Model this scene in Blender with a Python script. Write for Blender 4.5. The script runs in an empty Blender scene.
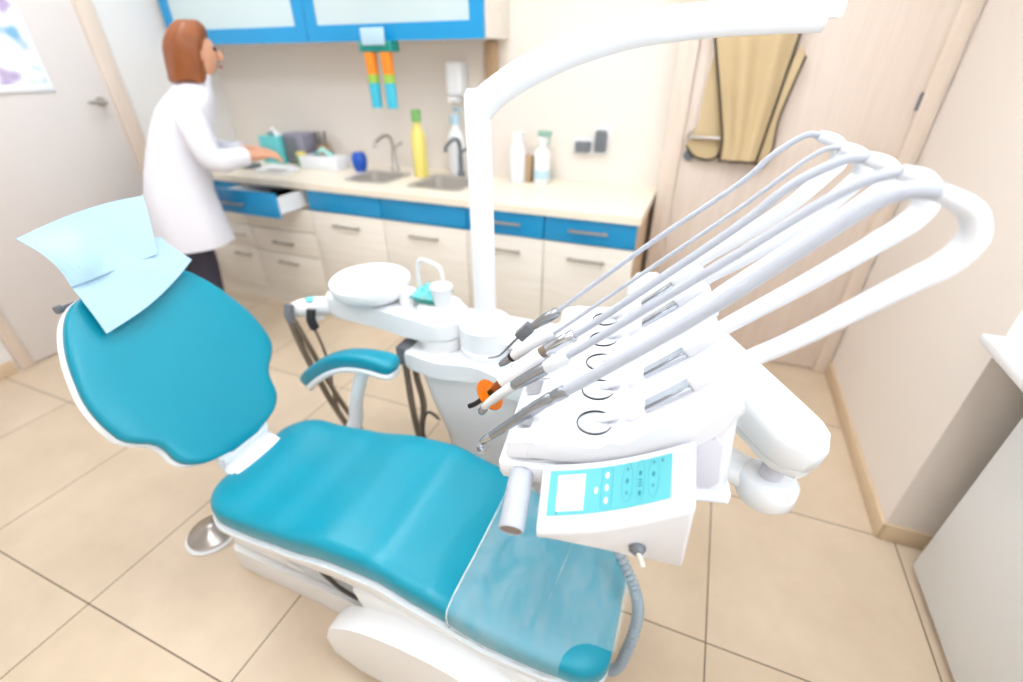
import bpy, bmesh, math, random
from mathutils import Vector, Matrix, Euler
random.seed(4)
PI = math.pi
SC = bpy.context.scene
COL = SC.collection

# ------------------------------------------------------------------ materials
def srgb(h):
    def l(c): return c/12.92 if c <= .04045 else ((c+.055)/1.055)**2.4
    return tuple(l(int(h[i:i+2], 16)/255) for i in (0, 2, 4)) + (1,)

def mat(name, hexcol, rough=.5, metal=0., spec=.5, coat=0., bump=0., bscale=60., var=0., vscale=4., emit=None, estr=0., trans=0., alpha=1., sheen=0.):
    m = bpy.data.materials.new(name); m.use_nodes = True
    nt = m.node_tree; b = nt.nodes['Principled BSDF']
    c = srgb(hexcol)
    b.inputs['Base Color'].default_value = c
    b.inputs['Roughness'].default_value = rough
    b.inputs['Metallic'].default_value = metal
    b.inputs['Specular IOR Level'].default_value = spec
    b.inputs['Coat Weight'].default_value = coat
    b.inputs['Coat Roughness'].default_value = .15
    b.inputs['Transmission Weight'].default_value = trans
    b.inputs['Alpha'].default_value = alpha
    tc = nt.nodes.new('ShaderNodeTexCoord')
    if var > 0:
        n = nt.nodes.new('ShaderNodeTexNoise'); n.inputs['Scale'].default_value = vscale; n.inputs['Detail'].default_value = 4
        nt.links.new(tc.outputs['Object'], n.inputs['Vector'])
        mx = nt.nodes.new('ShaderNodeMix'); mx.data_type = 'RGBA'
        mx.inputs['A'].default_value = tuple(max(0, x*(1-var)) for x in c[:3]) + (1,)
        mx.inputs['B'].default_value = tuple(min(1, x*(1+var)) for x in c[:3]) + (1,)
        nt.links.new(n.outputs['Fac'], mx.inputs['Factor'])
        nt.links.new(mx.outputs['Result'], b.inputs['Base Color'])
    if bump > 0:
        n2 = nt.nodes.new('ShaderNodeTexNoise'); n2.inputs['Scale'].default_value = bscale; n2.inputs['Detail'].default_value = 3
        nt.links.new(tc.outputs['Object'], n2.inputs['Vector'])
        bp = nt.nodes.new('ShaderNodeBump'); bp.inputs['Strength'].default_value = bump; bp.inputs['Distance'].default_value = .004
        nt.links.new(n2.outputs['Fac'], bp.inputs['Height']); nt.links.new(bp.outputs['Normal'], b.inputs['Normal'])
    if emit:
        b.inputs['Emission Color'].default_value = srgb(emit); b.inputs['Emission Strength'].default_value = estr
    return m

def tile_mat():
    m = bpy.data.materials.new('beige floor tile'); m.use_nodes = True
    nt = m.node_tree; b = nt.nodes['Principled BSDF']; N = nt.nodes.new; L = nt.links.new
    geo = N('ShaderNodeNewGeometry')
    mp = N('ShaderNodeMapping'); mp.inputs['Location'].default_value = (-.2588+6, -.2493+6, 0)
    L(geo.outputs['Position'], mp.inputs['Vector'])
    br = N('ShaderNodeTexBrick'); br.offset = 0; br.squash = 1
    br.inputs['Scale'].default_value = 1; br.inputs['Brick Width'].default_value = .6; br.inputs['Row Height'].default_value = .6
    br.inputs['Mortar Size'].default_value = .0022; br.inputs['Mortar Smooth'].default_value = .1; br.inputs['Bias'].default_value = 0
    br.inputs['Color1'].default_value = srgb('D2BFA6'); br.inputs['Color2'].default_value = srgb('D6C4AD'); br.inputs['Mortar'].default_value = srgb('6B5B48')
    L(mp.outputs['Vector'], br.inputs['Vector'])
    n = N('ShaderNodeTexNoise'); n.inputs['Scale'].default_value = 3.2; n.inputs['Detail'].default_value = 7; n.inputs['Roughness'].default_value = .62
    L(geo.outputs['Position'], n.inputs['Vector'])
    cr = N('ShaderNodeValToRGB'); cr.color_ramp.elements[0].position = .3; cr.color_ramp.elements[0].color = (.86, .83, .79, 1)
    cr.color_ramp.elements[1].position = .7; cr.color_ramp.elements[1].color = (1.06, 1.06, 1.06, 1)
    L(n.outputs['Fac'], cr.inputs['Fac'])
    mx = N('ShaderNodeMix'); mx.data_type = 'RGBA'; mx.blend_type = 'MULTIPLY'; mx.inputs['Factor'].default_value = .8
    L(br.outputs['Color'], mx.inputs['A']); L(cr.outputs['Color'], mx.inputs['B']); L(mx.outputs['Result'], b.inputs['Base Color'])
    b.inputs['Roughness'].default_value = .38; b.inputs['Specular IOR Level'].default_value = .35
    bp = N('ShaderNodeBump'); bp.inputs['Strength'].default_value = .3; bp.inputs['Distance'].default_value = .002; bp.invert = True
    L(br.outputs['Fac'], bp.inputs['Height']); L(bp.outputs['Normal'], b.inputs['Normal'])
    return m

def wood_mat(name, a, c, rough=.45, axis='Z'):
    m = bpy.data.materials.new(name); m.use_nodes = True
    nt = m.node_tree; b = nt.nodes['Principled BSDF']; N = nt.nodes.new; L = nt.links.new
    tc = N('ShaderNodeTexCoord'); mp = N('ShaderNodeMapping')
    mp.inputs['Scale'].default_value = {'Z': (26, 26, 1.6), 'X': (1.6, 26, 26), 'Y': (26, 1.6, 26)}[axis]
    L(tc.outputs['Object'], mp.inputs['Vector'])
    n = N('ShaderNodeTexNoise'); n.inputs['Scale'].default_value = 2; n.inputs['Detail'].default_value = 5; n.inputs['Distortion'].default_value = .6
    L(mp.outputs['Vector'], n.inputs['Vector'])
    cr = N('ShaderNodeValToRGB'); cr.color_ramp.elements[0].position = .35; cr.color_ramp.elements[0].color = srgb(a)
    cr.color_ramp.elements[1].position = .68; cr.color_ramp.elements[1].color = srgb(c)
    L(n.outputs['Fac'], cr.inputs['Fac']); L(cr.outputs['Color'], b.inputs['Base Color'])
    b.inputs['Roughness'].default_value = rough
    return m

def film_mat(name, col, fac, rough):
    m = bpy.data.materials.new(name); m.use_nodes = True
    nt = m.node_tree; N = nt.nodes.new; L = nt.links.new
    b = nt.nodes['Principled BSDF']; out = nt.nodes['Material Output']
    b.inputs['Base Color'].default_value = srgb(col); b.inputs['Roughness'].default_value = rough
    tr = N('ShaderNodeBsdfTransparent'); mx = N('ShaderNodeMixShader')
    tc = N('ShaderNodeTexCoord'); mp = N('ShaderNodeMapping'); mp.inputs['Scale'].default_value = (7, 3, 3)
    L(tc.outputs['Object'], mp.inputs['Vector'])
    n = N('ShaderNodeTexNoise'); n.inputs['Scale'].default_value = 3; n.inputs['Detail'].default_value = 6; n.inputs['Distortion'].default_value = 1.2
    L(mp.outputs['Vector'], n.inputs['Vector'])
    mr = N('ShaderNodeMapRange'); mr.inputs['From Min'].default_value = .35; mr.inputs['From Max'].default_value = .7
    mr.inputs['To Min'].default_value = fac*.6; mr.inputs['To Max'].default_value = min(1, fac*1.5)
    L(n.outputs['Fac'], mr.inputs['Value']); L(mr.outputs['Result'], mx.inputs['Fac'])
    L(tr.outputs['BSDF'], mx.inputs[1]); L(b.outputs['BSDF'], mx.inputs[2]); L(mx.outputs['Shader'], out.inputs['Surface'])
    bp = N('ShaderNodeBump'); bp.inputs['Strength'].default_value = .5; bp.inputs['Distance'].default_value = .006
    L(n.outputs['Fac'], bp.inputs['Height']); L(bp.outputs['Normal'], b.inputs['Normal'])
    return m

def poster_mat():
    m = bpy.data.materials.new('poster print'); m.use_nodes = True
    nt = m.node_tree; b = nt.nodes['Principled BSDF']; N = nt.nodes.new; L = nt.links.new
    tc = N('ShaderNodeTexCoord'); n = N('ShaderNodeTexNoise'); n.inputs['Scale'].default_value = 9; n.inputs['Detail'].default_value = 1
    L(tc.outputs['Object'], n.inputs['Vector'])
    cr = N('ShaderNodeValToRGB'); e = cr.color_ramp.elements
    e[0].position = .30; e[0].color = srgb('7FB4D6'); e[1].position = .48; e[1].color = srgb('F4F5FA')
    x = e.new(.58); x.color = srgb('EEF1FA'); x = e.new(.72); x.color = srgb('B9A6CB')
    L(n.outputs['Fac'], cr.inputs['Fac']); L(cr.outputs['Color'], b.inputs['Base Color'])
    b.inputs['Roughness'].default_value = .4
    return m

M = {}
M['tile'] = tile_mat()
M['wall'] = mat('cream wall paint', 'ECE3DA', .7, bump=.05, bscale=180, var=.01)
M['wall_grey'] = mat('white wall paint', 'E4E2E0', .7, bump=.05, bscale=180)
M['ceil'] = mat('ceiling paint', 'F4F2EE', .8)
M['skirt'] = mat('beige skirting tile', 'D6BE9E', .4, var=.08, vscale=6)
M['doorwood'] = wood_mat('pale door laminate', 'DDCDC0', 'E2D4C9', .5)
M['doorframe'] = wood_mat('door frame laminate', 'D9C8B8', 'DFD0C2', .5)
M['doorwhite'] = mat('white door', 'DDD6D2', .5, var=.01)
M['cab'] = wood_mat('cream cabinet laminate', 'E9E1D5', 'EEE8DE', .42, 'X')
M['cabside'] = mat('tan cabinet side', 'CDB397', .5)
M['blue'] = mat('blue cabinet front', '0A92CC', .35, coat=.2)
M['worktop'] = mat('cream worktop', 'EEE4D2', .35)
M['frost'] = mat('frosted cabinet glass', 'C6D6D8', .25)
M['steel'] = mat('brushed steel', 'BDB8B1', .32, .8)
M['sinksteel'] = mat('sink steel', 'C4BFB8', .4, .55)
M['chrome'] = mat('chrome', 'C8CBD0', .18, 1.)
M['white'] = mat('white moulded plastic', 'EFF1F4', .35, coat=.25)
M['white2'] = mat('white casing', 'E9EAEB', .4, coat=.1)
M['tray'] = mat('white tray casing', 'E3E4E9', .35, coat=.2)
M['lav'] = mat('pale lavender plastic', 'CFCDD6', .45)
M['teal'] = mat('teal upholstery', '018CA4', .33, spec=.38, coat=.10, bump=.12, bscale=260, var=.05, vscale=9)
M['panel'] = mat('turquoise keypad', '55B2BA', .4)
M['panelmark'] = mat('keypad mark', '127788', .4)
M['lcd'] = mat('display', 'F2F6F6', .25)
M['hose'] = mat('light grey hose', 'ADB1BA', .45)
M['arm'] = mat('white arm tube', 'DCDEE3', .4)
M['hp'] = mat('handpiece metal', '9EA2A8', .26, .9)
M['slot'] = mat('light metal insert', 'CDD2DA', .25, .6)
M['hplight'] = mat('handpiece plastic', 'D3D4D6', .35)
M['grey'] = mat('mid grey plastic', '6E7278', .45)
M['portgrey'] = mat('port grey plastic', 'C3C6CE', .4)
M['dark'] = mat('dark plastic', '24262A', .4)
M['black'] = mat('black plastic', '101010', .35)
M['orange'] = mat('orange light shield', 'F07F0C', .2, trans=.35)
M['brown'] = mat('amber connector', '8A4A1E', .35)
M['tube'] = mat('brown grey suction tube', '7A6B5C', .5)
M['corr'] = mat('grey ribbed hose', '9AA7B0', .5)
M['cable'] = mat('dark cable', '4B4640', .5)
M['paper'] = mat('light blue paper', 'A9C9DF', .85, bump=.35, bscale=120, var=.03, vscale=20)
M['film'] = film_mat('clear plastic film', 'E4F6F8', .11, .18)
M['hem'] = film_mat('film hem', 'EAF6F6', .5, .3)
M['disc'] = mat('spun steel', 'B7B2AE', .28, 1.)
M['coat'] = mat('white lab coat', 'E9E9F2', .8, bump=.15, bscale=20)
M['skin'] = mat('skin', 'D9A283', .55)
M['hair'] = mat('auburn hair', '8A4A1C', .5, bump=.4, bscale=90, var=.45, vscale=14)
M['trouser'] = mat('charcoal trousers', '332F3E', .8)
M['shoe'] = mat('dark shoe', '3A3638', .5)
M['apron'] = mat('ochre apron', 'CBB48C', .6, var=.10, vscale=5)
M['trimdk'] = mat('dark piping', '4A4034', .6)
M['ceramicteal'] = mat('teal plastic', '69C9CB', .3)
M['deepteal'] = mat('deep teal plastic', '0E8C82', .3)
M['tealsoft'] = mat('pale teal paper', 'A5E0DA', .7)
M['yellow'] = mat('yellow bottle', 'F0E07E', .35)
M['green'] = mat('green cap', '7FB86A', .4)
M['lime'] = mat('lime label', 'A6CF3C', .4)
M['bluecup'] = mat('royal blue plastic', '1256C0', .3)
M['ltblue'] = mat('pale blue cap', 'B7D4E4', .4)
M['stripo'] = mat('orange sleeve', 'EE8A1E', .4)
M['stripg'] = mat('green sleeve', '9BC24A', .4)
M['strips'] = mat('sky blue sleeve', '3CBAD4', .4)
M['glass'] = mat('window glass', 'F0F6F8', .02, trans=1.)
M['lamp'] = mat('added ceiling light diffuser', 'FFFFFF', .5, emit='F6FAFF', estr=11.0)  # glow of the added panels overhead, out of view
M['rad'] = mat('white radiator enamel', 'E8E9E9', .35)
M['poster'] = poster_mat()
M['tan2'] = mat('cream toggle', 'CFCBBE', .5)
M['tan'] = mat('tan box', 'B89A78', .6)
M['purplegrey'] = mat('purple grey casing', '8E8C9C', .45)

# ------------------------------------------------------------------ mesh helpers
def smooth(bm):
    for f in bm.faces: f.smooth = True

def obj(name, bm, m, parent=None, sm=True, ang=40, label=None, sub=0):
    if isinstance(bm, bpy.types.Mesh): me = bm
    else:
        bmesh.ops.recalc_face_normals(bm, faces=bm.faces[:])
        if sm: smooth(bm)
        me = bpy.data.meshes.new(name); bm.to_mesh(me); bm.free()
        if sm: me.set_sharp_from_angle(angle=math.radians(ang))
    o = bpy.data.objects.new(name, me); COL.objects.link(o)
    for mm in (m if isinstance(m, (list, tuple)) else [m]): o.data.materials.append(mm)
    if parent: o.parent = parent
    if label: o['label'] = label
    if sub:
        s = o.modifiers.new('s', 'SUBSURF'); s.levels = sub; s.render_levels = sub
    return o

def thing(name, label, cat, loc=(0, 0, 0), rz=0, group=None):
    o = bpy.data.objects.new(name, None); COL.objects.link(o); o.location = loc; o.rotation_euler = (0, 0, rz)
    o.empty_display_size = .05
    return tag(o, label, cat, group)

def tag(o, label, cat, group=None):
    o['label'] = label; o['category'] = cat
    if group: o['group'] = group
    return o

def struct(o, label=None):
    o['kind'] = 'structure'
    if label: o['label'] = label
    return o

def BM(): return bmesh.new()

def box(bm, lo, hi, bev=0., seg=2, M4=None):
    r = bmesh.ops.create_cube(bm, size=1)
    vs = r['verts']
    for v in vs: v.co = Vector([(lo[i]+hi[i])/2 + v.co[i]*(hi[i]-lo[i]) for i in range(3)])
    if bev > 0:
        es = list({e for v in vs for e in v.link_edges})
        rr = bmesh.ops.bevel(bm, geom=es, offset=bev, segments=seg, profile=.5, affect='EDGES')
        vs = list(set(rr['verts']) | {v for v in vs if v.is_valid})
    if M4: bmesh.ops.transform(bm, matrix=M4, verts=vs)
    return bm

def prism(bm, pts, d0, d1, axis='Y', bev=0., seg=2):
    """polygon pts extruded along axis from d0 to d1"""
    def P(a, b, d): return {'Y': (a, d, b), 'X': (d, a, b), 'Z': (a, b, d)}[axis]
    v0 = [bm.verts.new(P(a, b, d0)) for a, b in pts]; v1 = [bm.verts.new(P(a, b, d1)) for a, b in pts]
    n = len(pts); f0 = bm.faces.new(v0); f1 = bm.faces.new(v1[::-1])
    for i in range(n): bm.faces.new((v0[i], v1[i], v1[(i+1) % n], v0[(i+1) % n]))
    if bev > 0:
        es = list(f0.edges) + list(f1.edges)
        bmesh.ops.bevel(bm, geom=es, offset=bev, segments=seg, profile=.5, affect='EDGES')
    return bm

def rrect(x0, y0, x1, y1, r, n=6):
    out = []
    for cx, cy, a0 in ((x1-r, y1-r, 0), (x0+r, y1-r, PI/2), (x0+r, y0+r, PI), (x1-r, y0+r, 3*PI/2)):
        for i in range(n+1):
            a = a0 + PI/2*i/n; out.append((cx+r*math.cos(a), cy+r*math.sin(a)))
    return out

def catmull(pts, k=6):
    pts = [Vector(p) for p in pts]
    if len(pts) < 3: return pts
    out = []
    for i in range(len(pts)-1):
        p0 = pts[max(i-1, 0)]; p1 = pts[i]; p2 = pts[i+1]; p3 = pts[min(i+2, len(pts)-1)]
        for j in range(k):
            t = j/k
            out.append(.5*((2*p1) + (p2-p0)*t + (2*p0-5*p1+4*p2-p3)*t*t + (3*p1-p0-3*p2+p3)*t**3))
    out.append(pts[-1]); return out

def tube(bm, pts, r, seg=14, k=6, flat=1., cap=True, rf=None):
    """tube through pts; r number, list (per control point) or function of 0..1"""
    P = catmull(pts, k) if k > 1 else [Vector(p) for p in pts]
    n = len(P)
    if isinstance(r, (list, tuple)):
        m = len(r)-1
        def rr(t):
            x = t*m; i = min(int(x), m-1); return r[i]*(1-(x-i)) + r[i+1]*(x-i)
    elif callable(r): rr = r
    else: rr = lambda t: r
    T = [(P[min(i+1, n-1)]-P[max(i-1, 0)]).normalized() for i in range(n)]
    up = Vector((0, 0, 1)) if abs(T[0].z) < .9 else Vector((0, 1, 0))
    nrm = (up - T[0]*up.dot(T[0])).normalized(); rings = []
    for i in range(n):
        nrm = (nrm - T[i]*nrm.dot(T[i])).normalized(); b = T[i].cross(nrm); R = rr(i/max(1, n-1))
        rings.append([bm.verts.new(P[i] + (nrm*math.cos(2*PI*j/seg) + b*math.sin(2*PI*j/seg)*flat)*R) for j in range(seg)])
    for a, b_ in zip(rings, rings[1:]):
        for j in range(seg): bm.faces.new((a[j], a[(j+1) % seg], b_[(j+1) % seg], b_[j]))
    if cap: bm.faces.new(rings[0][::-1]); bm.faces.new(rings[-1])
    return bm

def lathe(bm, prof, c=(0, 0, 0), seg=32, M4=None, sy=1.):
    """prof list of (r,z) from bottom to top, closed on the axis where r=0"""
    rings = []
    for r, z in prof:
        if r <= 1e-6: rings.append([bm.verts.new((c[0], c[1], c[2]+z))])
        else: rings.append([bm.verts.new((c[0]+r*math.cos(2*PI*j/seg), c[1]+sy*r*math.sin(2*PI*j/seg), c[2]+z)) for j in range(seg)])
    for a, b in zip(rings, rings[1:]):
        for j in range(seg):
            j2 = (j+1) % seg
            if len(a) == 1 and len(b) == 1: continue
            if len(a) == 1: bm.faces.new((a[0], b[j2], b[j]))
            elif len(b) == 1: bm.faces.new((a[j], a[j2], b[0]))
            else: bm.faces.new((a[j], a[j2], b[j2], b[j]))
    if len(rings[0]) > 1: bm.faces.new(rings[0][::-1])
    if len(rings[-1]) > 1: bm.faces.new(rings[-1])
    if M4: bmesh.ops.transform(bm, matrix=M4, verts=[v for r in rings for v in r])
    return bm

def aim(p, d):
    """matrix putting local +Z along d at p"""
    return Matrix.Translation(Vector(p)) @ Vector(d).to_track_quat('Z', 'Y').to_matrix().to_4x4()

def rod(bm, p, q, prof, seg=18):
    """lathe whose profile runs (radius, fraction of the way from p to q)"""
    p = Vector(p); q = Vector(q); L = (q-p).length
    return lathe(bm, [(r, t*L) for r, t in prof], seg=seg, M4=aim(p, q-p))

def loft(bm, secs, cap=True):
    rings = [[bm.verts.new(p) for p in s] for s in secs]; n = len(rings[0])
    for a, b in zip(rings, rings[1:]):
        for j in range(n): bm.faces.new((a[j], a[(j+1) % n], b[(j+1) % n], b[j]))
    if cap: bm.faces.new(rings[0][::-1]); bm.faces.new(rings[-1])
    return bm

def sheet(bm, grid, th):
    """thin solid sheet from a grid of points"""
    g = [[Vector(p) for p in r] for r in grid]; R, Cn = len(g), len(g[0]); top = []; bot = []
    for i in range(R):
        a = []; b = []
        for j in range(Cn):
            du = g[min(i+1, R-1)][j]-g[max(i-1, 0)][j]; dv = g[i][min(j+1, Cn-1)]-g[i][max(j-1, 0)]
            n = du.cross(dv); n = n.normalized() if n.length > 1e-12 else Vector((0, 0, 1))
            a.append(bm.verts.new(g[i][j]+n*th/2)); b.append(bm.verts.new(g[i][j]-n*th/2))
        top.append(a); bot.append(b)
    for i in range(R-1):
        for j in range(Cn-1):
            bm.faces.new((top[i][j], top[i][j+1], top[i+1][j+1], top[i+1][j])); bm.faces.new((bot[i][j], bot[i+1][j], bot[i+1][j+1], bot[i][j+1]))
    per = [(0, j) for j in range(Cn)] + [(i, Cn-1) for i in range(1, R)] + [(R-1, j) for j in range(Cn-2, -1, -1)] + [(i, 0) for i in range(R-2, 0, -1)]
    for (a, b), (c, d) in zip(per, per[1:]+per[:1]):
        bm.faces.new((top[a][b], bot[a][b], bot[c][d], top[c][d]))
    return bm

def interp(tab, x):
    if x <= tab[0][0]: return tab[0][1]
    for (a, va), (b, vb) in zip(tab, tab[1:]):
        if x <= b:
            t = (x-a)/(b-a); t2 = t*t*(3-2*t)*.5 + t*.5
            return va+(vb-va)*t2
    return tab[-1][1]

def spow(c, e): return math.copysign(abs(c)**e, c)

# ------------------------------------------------------------------ camera
F, YAW, PITCH, ROLL, H = 461.364, 22.16722, 31.35383, .33956, 1.4525
cam = bpy.data.cameras.new('camera'); co = bpy.data.objects.new('camera', cam); COL.objects.link(co)
cam.sensor_width = 36; cam.sensor_fit = 'HORIZONTAL'; cam.lens = F/1023*36; cam.clip_start = .02; cam.clip_end = 50
y_, p_, r_ = map(math.radians, (YAW, PITCH, ROLL))
f0 = Vector((-math.sin(y_), math.cos(y_), 0)); rt = Vector((math.cos(y_), math.sin(y_), 0))
fw = f0*math.cos(p_) + Vector((0, 0, -math.sin(p_))); dn = -f0*math.sin(p_) + Vector((0, 0, -math.cos(p_)))
r2 = rt*math.cos(r_) + dn*math.sin(r_); d2_ = -rt*math.sin(r_) + dn*math.cos(r_)
co.matrix_world = Matrix.Translation((0, 0, H)) @ Matrix((r2, -d2_, -fw)).transposed().to_4x4()
cam.dof.use_dof = True; cam.dof.focus_distance = .82; cam.dof.aperture_fstop = 1.45
SC.camera = co

# ------------------------------------------------------------------ room
XL, XR, YB, YD, YF, ZC = -3.31, .81, 2.70, 2.53, -1.5, 2.62
XN = 1.12       # back of the window niche
def simple(name, lo, hi, m, parent=None, bev=0.):
    return obj(name, box(BM(), lo, hi, bev), m, parent, sm=bev > 0)
struct(simple('floor', (XL-.1, YF-.1, -.08), (XN+.1, YB+.1, 0), M['tile']), 'beige square floor tiles with dark joints')
struct(simple('ceiling', (XL-.1, YF-.1, ZC), (XN+.1, YB+.1, ZC+.08), M['ceil']))
struct(simple('wall_front', (XL-.1, YF-.1, 0), (XN+.1, YF, ZC), M['wall']))
b = BM(); box(b, (XL-.1, YB, 0), (-.22, YB+.1, ZC)); box(b, (-.22, YD, 0), (-.205, YB+.1, ZC)); box(b, (-.205, YD, 2.12), (.80, YB+.1, ZC)); box(b, (.80, YD, 0), (XR, YB+.1, ZC)); box(b, (-.205, YB+.04, 0), (.80, YB+.1, 2.12))
struct(obj('wall_back', b, M['wall'], sm=False), 'cream back wall behind the counter')
b = BM(); box(b, (XL-.1, YF, 0), (XL, .93, ZC)); box(b, (XL-.1, .93, 2.1), (XL, 2.03, ZC)); box(b, (XL-.1, 2.03, 0), (XL, YB, ZC)); box(b, (XL-.14, .93, 0), (XL-.1, 2.03, 2.1))
struct(obj('wall_left', b, M['wall_grey'], sm=False))
# right wall: solid up to the outside corner, then a niche with a window
b = BM(); box(b, (XR, 1.45, 0), (XN+.1, YB, ZC))
box(b, (XN, YF, 0), (XN+.1, 1.45, .86)); box(b, (XN, YF, 2.25), (XN+.1, 1.45, ZC)); box(b, (XN, YF, .86), (XN+.1, -.5, 2.25)); box(b, (XN, 1.3, .86), (XN+.1, 1.45, 2.25))
struct(obj('wall_right', b, M['wall'], sm=False), 'cream right wall ending at an outside corner')
# window
wn = struct(obj('window_1', (lambda b: (box(b, (XN+.02, -.5, .86), (XN+.08, -.44, 2.25)), box(b, (XN+.02, 1.24, .86), (XN+.08, 1.3, 2.25)), box(b, (XN+.02, -.44, .86), (XN+.08, 1.24, .92)), box(b, (XN+.02, -.44, 2.19), (XN+.08, 1.24, 2.25)), box(b, (XN+.02, .37, .92), (XN+.08, .43, 2.19)), b)[-1])(BM()), M['white'], sm=False))
obj('pane', box(BM(), (XN+.045, -.44, .92), (XN+.051, 1.24, 2.19)), M['glass'], wn, sm=False)
obj('window_sill', box(BM(), (.76, YF+.01, .80), (XN-.001, 1.449, .828), .006), M['white'], wn, label='white window sill above the radiator')
# skirting
b = BM(); box(b, (XR-.012, 1.438, 0), (XR, YD, .075), .003); box(b, (XR, 1.438, 0), (XN-.005, 1.45, .075), .003)
struct(obj('baseboard_right', b, M['skirt']))
b = BM(); box(b, (XL, YF, 0), (XL+.012, .915, .075), .003)
struct(obj('baseboard_left', b, M['skirt']))
# back door
d = struct(bpy.data.objects.new('door_1', None)); COL.objects.link(d)
d['label'] = 'pale wood door in the back wall with an apron hung on it'
b = BM()
for x0, x1 in ((-.215, -.135), (.735, .80)): box(b, (x0, YD-.018, 0), (x1, YD+.10, 2.12), .004)
box(b, (-.135, YD-.018, 2.05), (.735, YD+.10, 2.12), .004)
obj('door_frame', b, M['doorframe'], d)
obj('door_leaf', box(BM(), (-.135, YD-.002, .008), (.735, YD+.038, 2.05), .003), M['doorwood'], d)
hb = BM()
for z in (.30, 1.27, 1.9): rod(hb, (.735, YD-.008, z), (.735, YD-.008, z+.065), [(.009, 0), (.009, 1)], 10)
obj('hinges', hb, M['grey'], d)
def lever(parent, P, dirx, m):
    """door lever handle: rose at P on a wall facing -Y"""
    x, y, z = P; b = BM()
    rod(b, (x, y, z), (x, y-.012, z), [(.026, 0), (.026, 1)]); rod(b, (x, y-.01, z), (x, y-.05, z), [(.009, 0), (.009, 1)], 12)
    tube(b, [(x, y-.05, z), (x+dirx*.05, y-.052, z), (x+dirx*.125, y-.048, z)], .009, 12)
    obj('door_handle', b, m, parent)
    b = BM(); rod(b, (x, y, z-.085), (x, y-.012, z-.085), [(.026, 0), (.026, 1)]); box(b, (x-.003, y-.014, z-.097), (x+.003, y-.01, z-.073))
    obj('key_rose', b, M['grey'], parent)
lever(d, (-.095, YD-.002, 1.14), 1, M['steel'])
# left door
d = struct(bpy.data.objects.new('door_2', None)); COL.objects.link(d); d['label'] = 'white door in the left wall'
b = BM()
for y0, y1 in ((.925, .985), (1.945, 2.035)): box(b, (XL-.09, y0, 0), (XL+.016, y1, 2.1), .004)
box(b, (XL-.09, .985, 2.03), (XL+.016, 1.945, 2.1), .004)
obj('door_frame', b, M['doorframe'], d)
obj('door_leaf', box(BM(), (XL-.04, .985, .008), (XL-.002, 1.945, 2.03), .003), M['doorwhite'], d)
b = BM(); rod(b, (XL-.002, 1.88, 1.26), (XL+.012, 1.88, 1.26), [(.024, 0), (.024, 1)]); tube(b, [(XL+.01, 1.88, 1.26), (XL+.05, 1.88, 1.26), (XL+.05, 1.86, 1.26), (XL+.05, 1.79, 1.26)], .009, 12, k=3)
obj('door_handle', b, M['steel'], d)
# poster on the left door
t = thing('poster', 'white printed poster with blue and lilac pictures on left door', 'poster', (XL, 0, 0))
obj('print', box(BM(), (-.0015, 1.08, 1.36), (.003, 1.665, 2.0)), M['poster'], t, sm=False)
b = BM(); box(b, (-.0015, 1.07, 1.325), (.008, 1.685, 1.36), .002); box(b, (-.0015, 1.665, 1.36), (.006, 1.685, 2.01), .001); box(b, (-.0015, 1.06, 1.36), (.006, 1.08, 2.01), .001)
obj('border', b, M['white'], t)
# emissive panels added on the unseen ceiling to brighten the room
CL = [(-2.3, .75), (-2.5, 1.75), (-.95, -.35), (-.95, .75), (-.7, 1.65), (.35, .1), (.3, 1.3), (.4, -.9)]  # the last one is added to lift the window niche
cl0 = None
for i, (x, y) in enumerate(CL):
    t = thing('added_ceiling_light', 'square white added ceiling light panel', 'added ceiling light', (x, y, ZC), 0, 'added ceiling light panels')
    if i == 0:
        b = BM()
        for lo, hi in (((-.32, -.32), (.32, -.30)), ((-.32, .30), (.32, .32)), ((-.32, -.30), (-.30, .30)), ((.30, -.30), (.32, .30))):
            box(b, (lo[0], lo[1], -.03), (hi[0], hi[1], 0))
        fr = obj('frame', b, M['white'], t, sm=False)
        di = obj('diffuser', box(BM(), (-.30, -.30, -.024), (.30, .30, -.006)), M['lamp'], t, sm=False)
    else:
        for s in (fr, di):
            c = s.copy(); COL.objects.link(c); c.parent = t
# radiator
t = thing('radiator', 'white flat radiator panel under the window sill', 'radiator', (.87, .5, 0))
obj('panel', box(BM(), (0, -1.0, .03), (.045, .835, .755), .008), M['rad'], t)
b = BM()
for k in range(30):
    y = -.97+k*.06; box(b, (.045, y, .06), (.085, y+.03, .73))
fn = obj('fins', b, M['rad'], t, sm=False)
obj('grille', box(BM(), (.002, -.98, .75), (.09, .82, .765), .003), M['rad'], t)
b = BM()
for y in (-.8, .6): obj('bracket', box(BM(), (.085, y, .1), (.249, y+.03, .7)), M['grey'], t, sm=False)

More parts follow.
